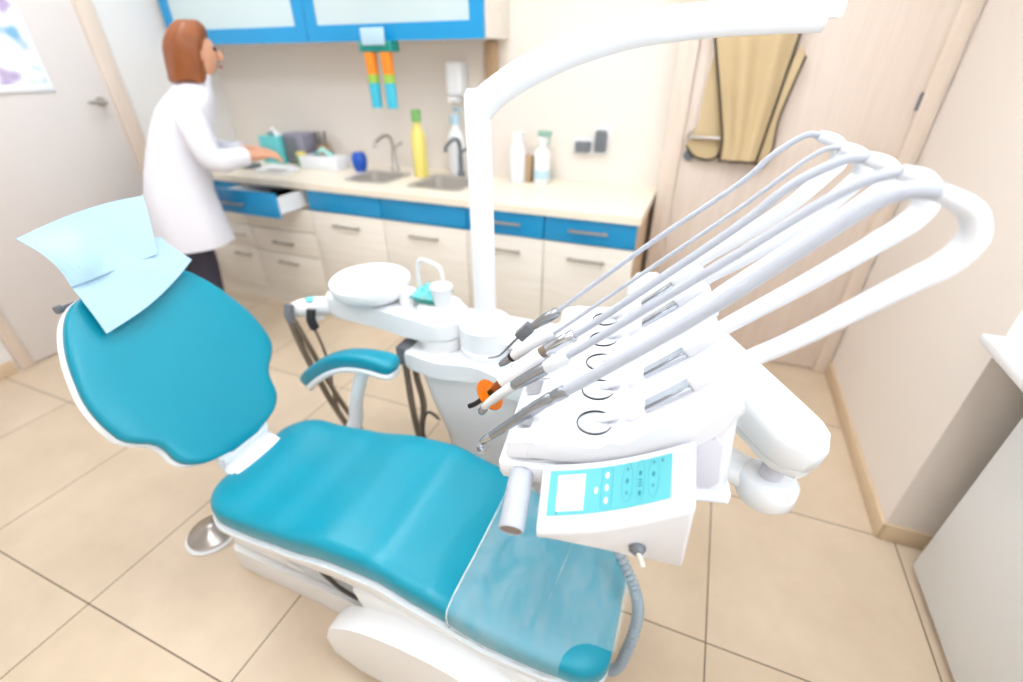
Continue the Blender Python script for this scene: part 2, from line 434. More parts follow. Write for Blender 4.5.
# ------------------------------------------------------------------ counter run
YC = 2.11
ZT = .852
UX = [-3.22, -2.70, -2.16, -1.635, -1.11, -.685, -.24]
def bar_handle(parent, x, y, z, w):
    b = BM(); box(b, (x-w/2, y-.026, z-.007), (x+w/2, y-.017, z+.007), .003)
    for s in (-1, 1): box(b, (x+s*w*.42-.005, y-.019, z-.005), (x+s*w*.42+.005, y, z+.005))
    obj('handle', b, M['steel'], parent)
def front(parent, name, x0, x1, z0, z1, m, hz=None, hw=.16, y=YC, xh=None):
    f = obj(name, box(BM(), (x0+.0025, y, z0+.0025), (x1-.0025, y+.019, z1-.0025), .002), m, parent)
    if hz: bar_handle(f, (x0+x1)/2 if xh is None else xh, y, hz, hw)
    return f
def carcass(parent, x0, x1, side=False):
    b = BM(); g = .001
    box(b, (x0+g, YC+.02, .10), (x0+.017, YB-.02, .815)); box(b, (x1-.017, YC+.02, .10), (x1-g, YB-.02, .815)); box(b, (x0+.017, YC+.02, .10), (x1-.017, YB-.02, .117)); box(b, (x0+.017, YB-.03, .117), (x1-.017, YB-.02, .815)); box(b, (x0+.017, YC+.02, .70), (x1-.017, YB-.03, .715))
    obj('body', b, M['cabside'], parent, sm=False)
    obj('plinth', box(BM(), (x0+g, YC+.012, 0), (x1-g, YC+.03, .098)), M['cab'], parent, sm=False)
names = ['base cabinet of cream drawers at the far left behind the person in white', 'base cabinet with its blue top drawer pulled open',
         'base cabinet with cream door right of the open drawer', 'base cabinet with cream door under the steel sinks left of the lamp pole',
         'narrow base cabinet with blue drawer just behind the lamp pole', 'base cabinet with blue drawer at right end of the counter']
for i in range(6):
    x0, x1 = UX[i], UX[i+1]
    t = thing('base_cabinet', names[i], 'cabinet', (0, 0, 0), 0, 'base cabinets under the worktop')
    carcass(t, x0, x1)
    if i == 0:
        front(t, 'drawer', x0, x1, .69, .815, M['blue'], .755); front(t, 'drawer', x0, x1, .54, .69, M['cab'], .62, .14); front(t, 'drawer', x0, x1, .39, .54, M['cab'], .47, .14, xh=x1-.13); front(t, 'drawer', x0, x1, .10, .39, M['cab'], .33, .14, xh=x1-.13)
    elif i == 1:
        yo = 1.90
        f = front(t, 'drawer', x0+.02, x1-.02, .69, .83, M['blue'], .755, .17, y=yo, xh=x0+.2); f['label'] = 'blue drawer pulled open'
        b = BM(); box(b, (x0+.04, yo+.019, .705), (x0+.055, YC+.28, .80)); box(b, (x1-.055, yo+.019, .705), (x1-.04, YC+.28, .80)); box(b, (x0+.055, yo+.019, .705), (x1-.055, YC+.28, .715))
        obj('drawer_box', b, M['white'], f, sm=False)
        front(t, 'drawer', x0, x1, .54, .69, M['cab']); front(t, 'drawer', x0, x1, .38, .54, M['cab'], .455, .17); front(t, 'drawer', x0, x1, .10, .38, M['cab'], .32, .17)
    elif i in (2, 3):
        front(t, 'fascia', x0, x1, .69, .815, M['blue']); front(t, 'door', x0, x1, .10, .69, M['cab'], .62, .19)
    else:
        front(t, 'drawer', x0, x1, .69, .815, M['blue'], .757, .19); front(t, 'door', x0, x1, .10, .69, M['cab'], .615, .19)
# worktop with two sink cut-outs
SK = [(-1.97, 2.25, -1.70, 2.52), (-1.53, 2.24, -1.22, 2.54)]
b = BM(); xs = [UX[0]-.02, SK[0][0], SK[0][2], SK[1][0], SK[1][2], UX[-1]+.012]
for i in range(5):
    if i in (1, 3):
        s = SK[0 if i == 1 else 1]
        box(b, (xs[i], YC-.02, .816), (xs[i+1], s[1], ZT)); box(b, (xs[i], s[3], .816), (xs[i+1], YB-.001, ZT))
    else: box(b, (xs[i], YC-.02, .816), (xs[i+1], YB-.001, ZT))
bmesh.ops.remove_doubles(b, verts=b.verts[:], dist=.0005)
tag(obj('worktop', b, M['worktop'], sm=False), 'long cream worktop running along the row of base cabinets', 'worktop')
for i, (x0, y0, x1, y1) in enumerate(SK):
    t = thing('sink', ['steel sink basin under the blue cup', 'steel sink basin beside the yellow bottle'][i], 'sink', ((x0+x1)/2, (y0+y1)/2, ZT), 0, 'steel sinks in the worktop')
    w, h = (x1-x0)/2, (y1-y0)/2; secs = []
    for ex, z, r in ((.02, .001, .05), (.02, .005, .05), (.0, .006, .045), (-.012, 0, .045), (-.018, -.075, .04), (-.05, -.09, .03)):
        secs.append([(p[0], p[1], z) for p in rrect(-w-ex, -h-ex, w+ex, h+ex, r)])
    b = BM(); loft(b, secs, cap=False); b.faces.ensure_lookup_table(); bmesh.ops.contextual_create(b, geom=[e for e in b.edges if e.is_boundary and all(v.co.z < -.085 for v in e.verts)])
    obj('basin', b, M['sinksteel'], t)
    obj('drain', lathe(BM(), [(.0, -.089), (.028, -.089), (.03, -.086), (.0, -.0855)], seg=20), M['dark'], t)
    m = M['steel'] if i == 0 else M['grey']
    b = BM(); lathe(b, [(.024, 0), (.024, .02), (.016, .03), (.015, .12), (0, .125)], (0, h+.05, .0), 18)
    tube(b, [(0, h+.05, .1), (0, h+.04, .19), (0, h-.02, .215), (0, h-.11, .19), (0, h-.125, .16)], .011, 12)
    tp = obj('tap', b, m, t); b = BM(); tube(b, [(0, h+.05, .12), (.03, h+.05, .15), (.075, h+.045, .17)], .007, 10); obj('tap_lever', b, m, tp)

# wall cabinets
UY = 2.38
for i, (x0, x1, nm) in enumerate(((-3.25, -2.16, 'blue framed glass wall cabinet above the person in white'), (-2.16, -1.10, 'blue framed glass wall cabinet above the two sinks'))):
    t = thing('wall_cabinet', nm, 'cabinet', (0, 0, 0), 0, 'wall cabinets over the worktop')
    obj('body', box(BM(), (x0+.001, UY+.021, 1.545), (x1-.001, YB-.001, 2.25), .003), M['cab'], t)
    w = .075; b = BM()
    for lo, hi in (((x0+.002, 1.54), (x0+w, 2.25)), ((x1-w, 1.54), (x1-.002, 2.25)), ((x0+w, 1.54), (x1-w, 1.54+w)), ((x0+w, 2.25-w), (x1-w, 2.25))):
        box(b, (lo[0], UY, lo[1]), (hi[0], UY+.02, hi[1]))
    dr = obj('door', b, M['blue'], t, sm=False)
    obj('pane', box(BM(), (x0+w-.004, UY+.006, 1.54+w-.004), (x1-w+.004, UY+.014, 2.25-w+.004)), M['frost'], dr, sm=False)

# ------------------------------------------------------------------ things on and over the worktop
def bottle(name, label, x, y, r, h, body, cap, neck=.35, ch=.03, pump=False, band=None, cat='bottle'):
    t = thing(name, label, cat, (x, y, ZT))
    obj('bottle_body', lathe(BM(), [(r*.9, 0), (r, .006), (r, h*.72), (r*.8, h*.84), (r*neck, h*.92), (r*neck, h), (0, h)], seg=24), body, t)
    b = BM(); lathe(b, [(r*neck*1.3, h), (r*neck*1.3, h+ch), (r*neck*.9, h+ch+.004), (0, h+ch+.004)], seg=20)
    if pump:
        lathe(b, [(.005, h+ch), (.005, h+ch+.03), (0, h+ch+.03)], seg=10); tube(b, [(-.006, 0, h+ch+.03), (.02, 0, h+ch+.034), (.045, 0, h+ch+.024)], .008, 10)
    obj('cap', b, cap, t)
    if band: obj('label_band', lathe(BM(), [(r*1.0, h*.2), (r*1.03, h*.2), (r*1.03, h*.6), (r*1.0, h*.6)], seg=24), band, t)
    return t
bottle('soap_bottle', 'tall yellow bottle with green cap beside the sinks', -1.60, 2.50, .042, .30, M['yellow'], M['green'], .5, .06)
bottle('soap_bottle', 'white bottle with pale blue pump cap behind the steel sink', -1.42, 2.63, .05, .28, M['white'], M['ltblue'], .45, .05, True)
bottle('soap_bottle', 'tall white bottle right behind the lamp pole', -1.0, 2.56, .045, .23, M['white'], M['white2'], .6, .03)
t = bottle('spray_bottle', 'white spray bottle with grey green nozzle on worktop', -.86, 2.58, .045, .21, M['white'], M['white2'], .35, .03)
b = BM(); box(b, (-.025, -.014, .245), (.05, .014, .275), .006); tube(b, [(.03, 0, .245), (.042, 0, .225), (.03, 0, .2)], .006, 8); obj('trigger', b, mat('grey green nozzle', '8FB5A4', .4), t)
obj('label_band', lathe(BM(), [(.045, .03), (.0462, .03), (.0462, .075), (.045, .075)], seg=24), M['ltblue'], t)
t = thing('carton', 'small tan carton between white bottle and spray bottle', 'box', (-.955, 2.60, ZT)); obj('carton_body', box(BM(), (-.03, -.03, 0), (.03, .03, .14), .003), M['tan'], t); obj('flap', box(BM(), (-.03, -.03, .14), (.03, .0, .144), .001), M['tan'], t)
t = thing('sponge', 'lime green sponge on worktop beside the spray bottle', 'sponge', (-.925, 2.66, ZT)); obj('foam', box(BM(), (-.03, -.02, .0), (.03, .02, .12), .012, 3), M['lime'], t); obj('scourer', box(BM(), (-.028, -.024, .01), (.028, -.019, .11), .002), M['green'], t)
# wall box pair
t = thing('wall_socket', 'grey double wall socket above the right end of worktop', 'socket', (-.60, YB, 1.0))
b = BM(); box(b, (-.12, -.012, .0), (.0, 0, .085), .004); box(b, (.0, -.012, .0), (.085, 0, .15), .004); obj('plate', b, M['white2'], t)
b = BM(); box(b, (-.10, -.05, .015), (-.015, -.012, .07), .008); box(b, (.01, -.055, .02), (.07, -.012, .13), .01); obj('plug', b, M['grey'], t)
# soap dispenser and paper roll on wall
t = thing('soap_dispenser', 'white wall soap dispenser right of the wall cabinets', 'dispenser', (-1.40, YB, 1.28))
obj('dispenser_body', box(BM(), (-.05, -.10, 0), (.05, 0, .17), .02, 3), M['white'], t); obj('push_lever', box(BM(), (-.03, -.13, -.03), (.03, -.03, -.005), .008), M['white2'], t)
t = thing('pipe_cover', 'tan vertical pipe cover on wall behind lamp pole', 'pipe', (-1.19, YB, ZT)); obj('cover', box(BM(), (-.04, -.06, .40), (.03, 0, .69), .02, 3), M['tan'], t)
# cup-sleeve dispenser hanging under the wall cabinet
t = thing('cup_dispenser', 'teal bracket with two striped sleeves hanging under wall cabinet', 'dispenser', (-1.70, 2.36, 1.54))
obj('bracket', box(BM(), (-.10, -.025, -.05), (.10, .06, -.001), .008), M['deepteal'], t)
obj('clip', box(BM(), (-.07, -.034, -.02), (.07, -.026, .055), .003), M['ltblue'], t)
for s in (-.05, .05):
    lo, mid, hi = BM(), BM(), BM()
    top = obj('sleeve', lathe(BM(), [(.03, -.15), (.032, -.05), (.0, -.05)], (s, 0, 0), 18), M['stripo'], t, label='orange striped sleeve')
    obj('green_band', lathe(mid, [(.03, -.19), (.03, -.15), (0, -.15)], (s, 0, 0), 18), M['stripg'], top)
    obj('blue_band', lathe(lo, [(.0, -.31), (.028, -.31), (.03, -.19), (0, -.19)], (s, 0, 0), 18), M['strips'], top)
# left part of the worktop
t = thing('cup', 'round royal blue cup standing beside the left steel sink', 'cup', (-2.05, 2.50, ZT)); obj('bowl', lathe(BM(), [(.03, 0), (.045, .03), (.048, .075), (.04, .10), (.03, .112), (0, .114)], seg=24), M['bluecup'], t); obj('foot', lathe(BM(), [(.032, 0), (.034, .008), (.02, .012)], seg=20), M['bluecup'], t)
for (x, y, w, dd, h, m1, m2, lab) in ((-2.33, 2.50, .15, .07, .075, M['white'], M['tealsoft'], 'white tissue box with pale teal tissue on worktop'), (-2.78, 2.56, .09, .06, .17, M['ceramicteal'], M['white'], 'turquoise glove box behind the hands of the person')):
    t = thing('tissue_box', lab, 'box', (x, y, ZT)); obj('carton_body', box(BM(), (-w, -dd, 0), (w, dd, h), .004), m1, t)
    g = [[(-w*.5+w*i/6, (j-2)*.012, h-.002+.05*math.sin(PI*i/6)*(1-.2*abs(j-2))+.006*math.sin(i*2+j)) for j in range(5)] for i in range(7)]
    obj('tissue', sheet(BM(), g, .002), m2, t)
t = thing('autoclave', 'purple grey desk appliance standing against the wall', 'appliance', (-2.60, 2.60, ZT))
obj('casing', box(BM(), (-.085, -.07, .01), (.085, .07, .19), .015, 3), M['purplegrey'], t); obj('front_panel', box(BM(), (-.07, -.077, .03), (.03, -.068, .17), .004), M['grey'], t); b = BM()
for sx in (-.07, .07):
    for sy in (-.05, .05): lathe(b, [(.01, 0), (.01, .012)], (sx, sy, 0), 10)
obj('feet', b, M['dark'], t)
t = thing('bottle_stand', 'tan holder with dark tools beside the purple grey appliance', 'holder', (-2.44, 2.63, ZT)); obj('holder_cup', lathe(BM(), [(.035, 0), (.04, .12), (.036, .12), (.033, .01), (0, .01)], seg=20), M['tan'], t)
b = BM()
for k in range(5): a = k*1.3; tube(b, [(.012*math.cos(a), .012*math.sin(a), .02), (.03*math.cos(a), .03*math.sin(a), .2)], .005, 8)
obj('tools', b, M['cable'], t)
t = thing('jar', 'small green jar on worktop right of the tan holder', 'jar', (-2.50, 2.48, ZT)); obj('jar_body', lathe(BM(), [(.03, 0), (.035, .01), (.035, .06), (.028, .07), (0, .07)], seg=20), mat('green jar', '4E9A52', .4), t); obj('lid', lathe(BM(), [(.031, .07), (.031, .09), (0, .092)], seg=20), M['yellow'], t)
t = thing('instrument_dish', 'white shallow dish on worktop in front of the green jar', 'dish', (-2.52, 2.28, ZT)); obj('dish', loft(BM(), [[(p[0], p[1], z) for p in rrect(-.13-e, -.08-e, .13+e, .08+e, .03)] for e, z in ((-.01, 0), (0, .022), (-.004, .022), (-.014, .005))]), M['white'], t)
obj('instruments', (lambda b: [tube(b, [(-.09, -.04+.03*k, .012), (.09, -.05+.03*k, .012)], .004, 8) for k in range(3)] and b)(BM()), M['steel'], t)
t = thing('desk_tool', 'small dark desk tool under the hands of the person', 'tool', (-2.80, 2.32, ZT)); b = BM(); box(b, (-.06, -.04, 0), (.06, .04, .03), .008); tube(b, [(-.04, 0, .02), (-.05, 0, .07), (.0, 0, .09)], .014, 12); obj('tool_body', b, M['grey'], t); obj('lens', rod(BM(), (.0, 0, .09), (.05, 0, .06), [(.018, 0), (.018, .6), (.012, 1)]), M['dark'], t)

# apron on the door
t = thing('lead_apron', 'ochre apron with dark piping hanging on the back door', 'apron', (0, YD-.002, 0))
def apx(u, z):
    """left and right edge of the apron body at height z"""
    f = max(0, min(1, (z-1.04)/.52)); l = .045-.15*max(0, f-.12)**1.1; r = .20+.045*f; return l+(r-l)*u
g = []
for i in range(22):
    z = 1.045+.62*i/21; row = []
    for j in range(25):
        u = j/24; row.append((apx(u, z), -.045-.014*math.cos(u*PI*5+.4)*min(1, .45+i/14)-.012*math.sin(PI*u), z))
    g.append(row)
obj('apron_body', sheet(BM(), g, .008), M['apron'], t)
def piping(pts, r=.006): return obj('piping', tube(BM(), pts, r, 8), M['trimdk'], t)
for u in (0., 1.): piping([(g[i][0 if u == 0 else -1][0], g[i][0 if u == 0 else -1][1]-.004, g[i][0][2]) for i in range(0, 22, 3)])
piping([(g[0][j][0], g[0][j][1]-.004, g[0][j][2]) for j in range(0, 25, 2)])
for nm, pts, dx in (('side_flap', [(-.115, 1.10), (-.06, 1.05), (.02, 1.05), (.05, 1.12), (.02, 1.28), (-.06, 1.50), (-.075, 1.40), (-.075, 1.2)], 0), ('side_flap', [(.195, 1.04), (.235, 1.03), (.255, 1.10), (.25, 1.24), (.285, 1.46), (.255, 1.5), (.185, 1.2)], .0)):
    b = BM(); prism(b, pts, -.034, -.024, 'Y', .003, 2); obj(nm, b, M['apron'], t)
    obj('piping', tube(BM(), [(a, -.034, c) for a, c in pts[:5]], .005, 8), M['trimdk'], t)
obj('hanger', tube(BM(), [(-.10, -.05, 1.66), (.05, -.04, 1.76), (.07, -.03, 1.82), (.09, -.04, 1.76), (.25, -.05, 1.66)], .009, 10), M['dark'], t)
obj('hook', tube(BM(), [(.07, -.0015, 1.86), (.07, -.03, 1.86), (.07, -.04, 1.82), (.07, -.02, 1.80)], .006, 10), M['steel'], t)

# ------------------------------------------------------------------ dental chair
CY = .65
T = thing('dental_chair', 'teal dental chair with white shell and reclined backrest', 'dental chair', (0, 0, 0))
ZT_ = [(-1.13, .455), (-.95, .462), (-.8, .482), (-.65, .515), (-.52, .522), (-.4, .49), (-.25, .43), (-.1, .375), (.02, .335)]
HW_ = [(-1.13, .20), (-.4, .207), (-.25, .20), (0, .165)]
TH_ = [(-1.13, .095), (-.6, .10), (-.3, .10), (.02, .085)]
def seat_sec(x, n=40, x0=-1.125, x1=.01, grow=0.):
    """ring of the cushion at x"""
    R0, R1 = .11, .07
    k = 1.
    if x < x0+R0: k0 = (x-x0)/R0; k = math.sqrt(max(0, 1-(1-k0)**2))
    if x > x1-R1: k0 = (x1-x)/R1; k = math.sqrt(max(0, 1-(1-k0)**2))
    hw = interp(HW_, x); rr = R0 if x < -.5 else R1
    w = hw-(rr*(1-k)); h = interp(TH_, x)/2*(.45+.55*k**.8); zc = interp(ZT_, x)-interp(TH_, x)/2
    w += grow; h += grow
    out = []
    for j in range(n):
        a = 2*PI*j/n; cy, sz = spow(math.cos(a), .38), spow(math.sin(a), .55)
        y = CY+w*cy; z = zc+h*sz
        if sz > 0: z -= .016*max(0, 1-(abs(cy))**2.2)*sz          # slight dish across the seat
        out.append((x, y, z))
    return out
xs = []
x0, x1 = -1.125, .01
for i in range(10): xs.append(x0+.11*(1-math.cos(PI/2*(i+.15)/10)))
xs += [x0+.11+(x1-.07-x0-.11)*i/40 for i in range(41)]
for i in range(1, 10): xs.append(x1-.07+.07*math.sin(PI/2*(i-.05)/9))
obj('seat_cushion', loft(BM(), [seat_sec(x) for x in xs]), M['teal'], T, ang=80)
# white shell under the cushion
def shell_sec(x, n=28):
    s = seat_sec(x, 40); zs = min(p[2] for p in s); w = max(p[1] for p in s)-CY+.008; zb = interp([(-1.13, .27), (-.6, .30), (-.3, .235), (.02, .215)], x)
    taper = interp([(-1.13, .78), (-.5, .82), (.02, .7)], x)
    t0 = zs+.018
    pts = [(w, t0), (w, t0-.012), (w*(.5+.5*taper)*1.0, (t0+zb)/2-.01), (w*taper, zb+.012), (w*taper-.02, zb)]
    return [(x, CY+a, z) for a, z in pts] + [(x, CY-a, z) for a, z in reversed(pts)]
obj('seat_shell', loft(BM(), [shell_sec(x) for x in xs if -1.122 < x < .009]), M['white2'], T, ang=35)
# backrest
A = math.radians(60); bu = Vector((-math.cos(A), 0, math.sin(A))); bn = Vector((math.sin(A), 0, math.cos(A))); B0 = Vector((-1.1, CY, .47))
OUT = [(.028, .07), (.045, .12), (.075, .158), (.105, .170), (.135, .174), (.165, .188), (.195, .222), (.225, .242), (.28, .248), (.34, .243), (.40, .226), (.45, .207), (.50, .18), (.535, .152), (.56, .115), (.572, .07)]
OUTC = [(p.x, p.y) for p in catmull([(a, c, 0) for a, c in OUT], 5)]
def outline(s):
    for (a, va), (c, vc) in zip(OUTC, OUTC[1:]):
        if s <= c: return va+(vc-va)*max(0, (s-a))/(c-a)
    return OUTC[-1][1]
def back_loft(b, t0, t1, grow, n=40, edge=.045, dish=.014):
    """rounded slab following the backrest outline between offsets t0 (rear) and t1 (face)"""
    secs = []; ss = []
    N = 46
    for i in range(N+1): ss.append(.022-grow+(.574+2*grow-.022)*(1-math.cos(PI*i/N))/2)
    smin, smax = ss[0], ss[-1]
    for i, s in enumerate(ss):
        de = min(s-smin, smax-s); k = math.sqrt(max(0, 1-(1-min(1, de/edge))**2))
        w = (outline(min(.572, max(.028, s)))+grow)*(.55+.45*min(1, (de/.02+.02)**.5)) if de < .02 else outline(s)+grow
        h = (t1-t0)/2*(.12+.88*k); c = (t0+t1)/2; ring = []
        for j in range(n):
            a = 2*PI*j/n; cy, sz = spow(math.cos(a), .5), spow(math.sin(a), .62)
            off = c+h*sz
            if sz > 0: off -= dish*max(0, 1-abs(cy)**2.5)*sz*k
            ring.append(B0+bu*s+bn*off+Vector((0, w*cy+.014*max(0, min(1, (s-.1)/.14)), 0)))
        secs.append(ring)
    return loft(b, secs)
obj('backrest_cushion', back_loft(BM(), -.050, .012, 0.), M['teal'], T, ang=80)
obj('backrest_shell', back_loft(BM(), -.066, -.032, .006, dish=0), M['white'], T, ang=80)
# hinge bracket between seat and backrest
b = BM(); c0 = Vector((-1.105, CY, .425)); c1 = B0+bu*.09-bn*.05
w = .085
loft(b, [[(p.x, CY-w, p.z), (p.x, CY+w, p.z), (q.x, CY+w, q.z), (q.x, CY-w, q.z)] for p, q in (((c0+Vector((.03, 0, .012))), c0+Vector((.03, 0, -.03))), (c0+Vector((-.03, 0, .02)), c0+Vector((-.03, 0, -.025))), (B0+bu*.02-bn*.012, B0+bu*.0-bn*.055), (B0+bu*.10-bn*.03, B0+bu*.10-bn*.075))])
bmesh.ops.bevel(b, geom=b.edges[:], offset=.006, segments=2, affect='EDGES')
obj('hinge_bracket', b, M['white'], T)
# headrest
hr = BM(); U2 = Vector((-math.cos(math.radians(72)), 0, math.sin(math.radians(72)))); N2 = Vector((math.sin(math.radians(72)), 0, math.cos(math.radians(72)))); Q0 = B0+bu*.60-bn*.012
secs = []
for i in range(15):
    s = -.02+.11*(1-math.cos(PI*i/14))/2; k = math.sin(PI*(i+.3)/14.6)**.5; ring = []
    for j in range(28):
        a = 2*PI*j/28; ring.append(Q0+U2*s+N2*(-.03+.028*k*spow(math.sin(a), .6))+Vector((0, .012+.085*(.7+.3*k)*spow(math.cos(a), .5), 0)))
    secs.append(ring)
hd = obj('headrest', loft(hr, secs), M['teal'], T, ang=80)
b = BM(); tube(b, [B0+bu*.5-bn*.06, B0+bu*.6-bn*.055, Q0+U2*.02-N2*.06], .016, 12)
obj('headrest_post', b, M['chrome'], hd)
obj('headrest_knob', rod(BM(), B0+bu*.56-bn*.06+Vector((0, .0, 0)), B0+bu*.56-bn*.05+Vector((0, -.135, 0)), [(.006, 0), (.006, .88), (.010, .9), (.010, 1)]), M['grey'], hd)
# armrest on the far side
AY = .955
b = BM(); cl = [(-1.185, .475), (-1.13, .528), (-1.05, .588), (-.97, .628), (-.90, .645), (-.83, .650), (-.775, .645)]
cl = catmull([(x, AY, z) for x, z in cl], 4); secs = []
for i, p in enumerate(cl):
    t_ = i/(len(cl)-1); k = math.sqrt(max(0, 1-(1-min(1, min(t_+.006, 1-t_+.006)/.13))**2)); d_ = (cl[min(i+1, len(cl)-1)]-cl[max(i-1, 0)]).normalized(); nn = Vector((-d_.z, 0, d_.x)); ring = []
    for j in range(24):
        a = 2*PI*j/24; ring.append(p+nn*(.026*(.3+.7*k)*spow(math.sin(a), .7))+Vector((0, (.022+.020*t_)*(.25+.75*k)*spow(math.cos(a), .6), 0)))
    secs.append(ring)
ar = obj('armrest_pad', loft(b, secs), M['teal'], T, ang=80)
b = BM(); secs = []
for i, p in enumerate(cl):
    t_ = i/(len(cl)-1); k = math.sqrt(max(0, 1-(1-min(1, min(t_+.006, 1-t_+.006)/.13))**2)); d_ = (cl[min(i+1, len(cl)-1)]-cl[max(i-1, 0)]).normalized(); nn = Vector((-d_.z, 0, d_.x)); ring = []
    for j in range(20):
        a = 2*PI*j/20; ring.append(p-nn*.026+nn*(.012*spow(math.sin(a), .6))+Vector((0, (.024+.021*t_)*(.3+.7*k)*spow(math.cos(a), .6), 0)))
    secs.append(ring)
obj('armrest_shell', loft(b, secs), M['white'], ar, ang=60)
b = BM(); tube(b, [(-.90, AY, .612), (-.925, AY, .56), (-.965, AY, .46), (-.99, AY, .36), (-1.0, AY-.04, .315), (-1.0, AY-.15, .30)], [.024, .022, .023, .026, .026, .024], 16)
obj('armrest_post', b, M['white'], ar)
# base, lift column, side casings
b = BM(); prism(b, rrect(-1.215, .52, .0, .80, .03), 0, .10, 'Z', .012, 3)
bs = obj('base', b, M['white2'], T)
b = BM(); prism(b, [(-1.205, .10), (-1.19, .155), (-1.12, .215), (-1.03, .235), (-1.0, .16), (-.94, .125), (-.86, .105), (-.3, .105), (-.3, .10)], .535, .785, 'Y', .008, 2)
obj('base_fairing', b, M['white2'], bs)
obj('lift_column', box(BM(), (-.98, .565, .09), (-.28, .74, .335), .02, 3), M['white2'], T)
b = BM(); prism(b, [(-.62, .335), (-.60, .27), (-.50, .225), (-.1, .13), (.0, .15), (.0, .25), (-.2, .29), (-.40, .345)], .455, .52, 'Y', .012, 3)
obj('side_casing', b, M['white2'], T)
b = BM()
el = []
for k in range(26):
    a = PI*.0+PI*1.0*k/25; el.append((-.40-.285*math.cos(PI-a)*-1 if False else -.42+.265*math.cos(a), .175+.135*math.sin(a)))
prism(b, el+[(-.685, .10), (-.6, .06), (-.2, .04), (-.15, .08)], .395, .455, 'Y', .012, 3)
obj('lift_cover', b, M['white2'], T)
b = BM(); tube(b, [(-.9, .56, .28), (-.84, .535, .20), (-.76, .53, .135), (-.70, .53, .12)], .006, 8); tube(b, [(-.72, .53, .22), (-.66, .52, .25), (-.6, .51, .25), (-.55, .50, .23)], .006, 8)
obj('lift_cable', b, M['cable'], T)

# plastic film over the foot end
t = thing('plastic_cover', 'clear wrinkled plastic film over the foot of the chair', 'plastic cover')
rows = []
for i in range(49):
    x = -.335+(.352)*i/48; s = seat_sec(min(x, .0), 120, grow=.003)
    ring = [s[j % 120] for j in range(-22, 84)]
    row = []
    for k, p in enumerate(ring):
        kx = x+.03*math.sin(PI*k/105)*(1 if i < 6 else .5) if i > 0 else x
        wob = .0022*math.sin(k*.37+i*.45)+.0018*math.sin(k*.11-i*.3)
        n = Vector((0, p[1]-CY, (p[2]-interp(ZT_, x)+.05)*1.2)); n = n.normalized() if n.length > 1e-6 else Vector((0, 0, 1))
        q = Vector((x, p[1], p[2]))+n*abs(wob)
        if k < 25 and x > -.10: q += Vector((0, -.004, 0))
        row.append(q)
    rows.append(row)
fb = sheet(BM(), rows, .0008)
bmesh.ops.delete(fb, geom=[f for f in fb.faces if math.hypot((f.calc_center_median().x-.02)*.8, f.calc_center_median().y-(CY-.175)) < .085], context='FACES')
for v in fb.verts:
    if v.is_boundary:
        vx, vy = (v.co.x-.02)*.8, v.co.y-(CY-.175); dd_ = math.hypot(vx, vy)
        if .075 < dd_ < .10 and v.co.x > -.12: v.co.x = .02+vx/.8*.088/dd_; v.co.y = CY-.175+vy*.088/dd_
obj('film', fb, M['film'], t, ang=80)
for cr in ([(12, 14), (18, 20), (24, 27), (27, 36), (27, 46), (25, 54)], [(31, 26), (35, 33), (37, 42)], [(6, 13), (9, 18), (13, 22)], [(10, 10), (14, 15), (18, 18)]):
    obj('crease', tube(BM(), [rows[int(i)][int(k)].lerp(rows[int(i)+1][int(k)], i-int(i))+Vector((0, 0, .0008)) for i, k in cr], [.0003, .0012, .0012, .0003], 6, 4), M['hem'], t)
b = BM(); tube(b, [Vector(p)+Vector((0, 0, .0006)) for p in rows[0][2:-2:3]], .0022, 6, k=2)
obj('hem', b, M['hem'], t)

# paper bib over the headrest
def bp(s, y, off=0.): return B0+bu*s+bn*off+Vector((0, y-CY, 0))
def hp_(s, y, off=0.): return B0+bu*.605+bn*.024+U2*s+N2*off+Vector((0, y-CY, 0))
t = thing('paper_bib', 'light blue paper bib draped over the headrest', 'paper bib')
def quad(P00, P01, P11, P10, n, m, fn=None):
    g = []
    for i in range(n+1):
        u = i/n; r = []
        for j in range(m+1):
            v = j/m; p = (P00*(1-v)+P01*v)*(1-u)+(P10*(1-v)+P11*v)*u
            if fn: p = p+fn(u, v)
            r.append(p)
        g.append(r)
    return g
low = quad(bp(.455, .538, .026), bp(.545, .828, .036), bp(.632, .79, .040), bp(.585, .543, .038), 12, 22, lambda u, v: bn*(.012*math.sin(PI*v)*(1-u)*.3+.003*math.sin(v*9+u*4)) + bu*(-.045*math.sin(PI*v)*(1-u)*.35))
upp = quad(bp(.582, .541, .040), bp(.590, .752, .044), hp_(.140, .822, -.004), hp_(.112, .512, .010), 14, 22, lambda u, v: N2*(.006*math.sin(v*7+u*3)+.016*math.sin(PI*min(1, u*1.2))*math.sin(PI*min(1, v*2.5))*(1 if v < .4 else 0))+U2*(.012*math.sin(PI*v)*u)+Vector((0, -.03*math.sin(PI*u)*(1-v)*(-.4), 0)))
obj('lower_fold', sheet(BM(), low, .0012), M['paper'], t, ang=70)
obj('upper_fold', sheet(BM(), upp, .0012), M['paper'], t, ang=70)

# foot control
t = thing('foot_control', 'round steel foot pedal on floor left of the seat', 'foot pedal', (-1.395, .575, 0))
obj('rubber_base', lathe(BM(), [(.085, 0), (.088, .005), (.085, .011), (.07, .013), (0, .013)], seg=40), M['white2'], t)
obj('steel_disc', lathe(BM(), [(.076, .012), (.077, .020), (.073, .026), (.014, .050), (.008, .053), (0, .053)], seg=40), M['disc'], t)
obj('cable', tube(BM(), [(-.02, .080, .01), (-.03, .092, .05), (-.015, .10, .10), (.04, .10, .155), (.12, .08, .19), (.21, .06, .185)], .006, 10), M['cable'], t)

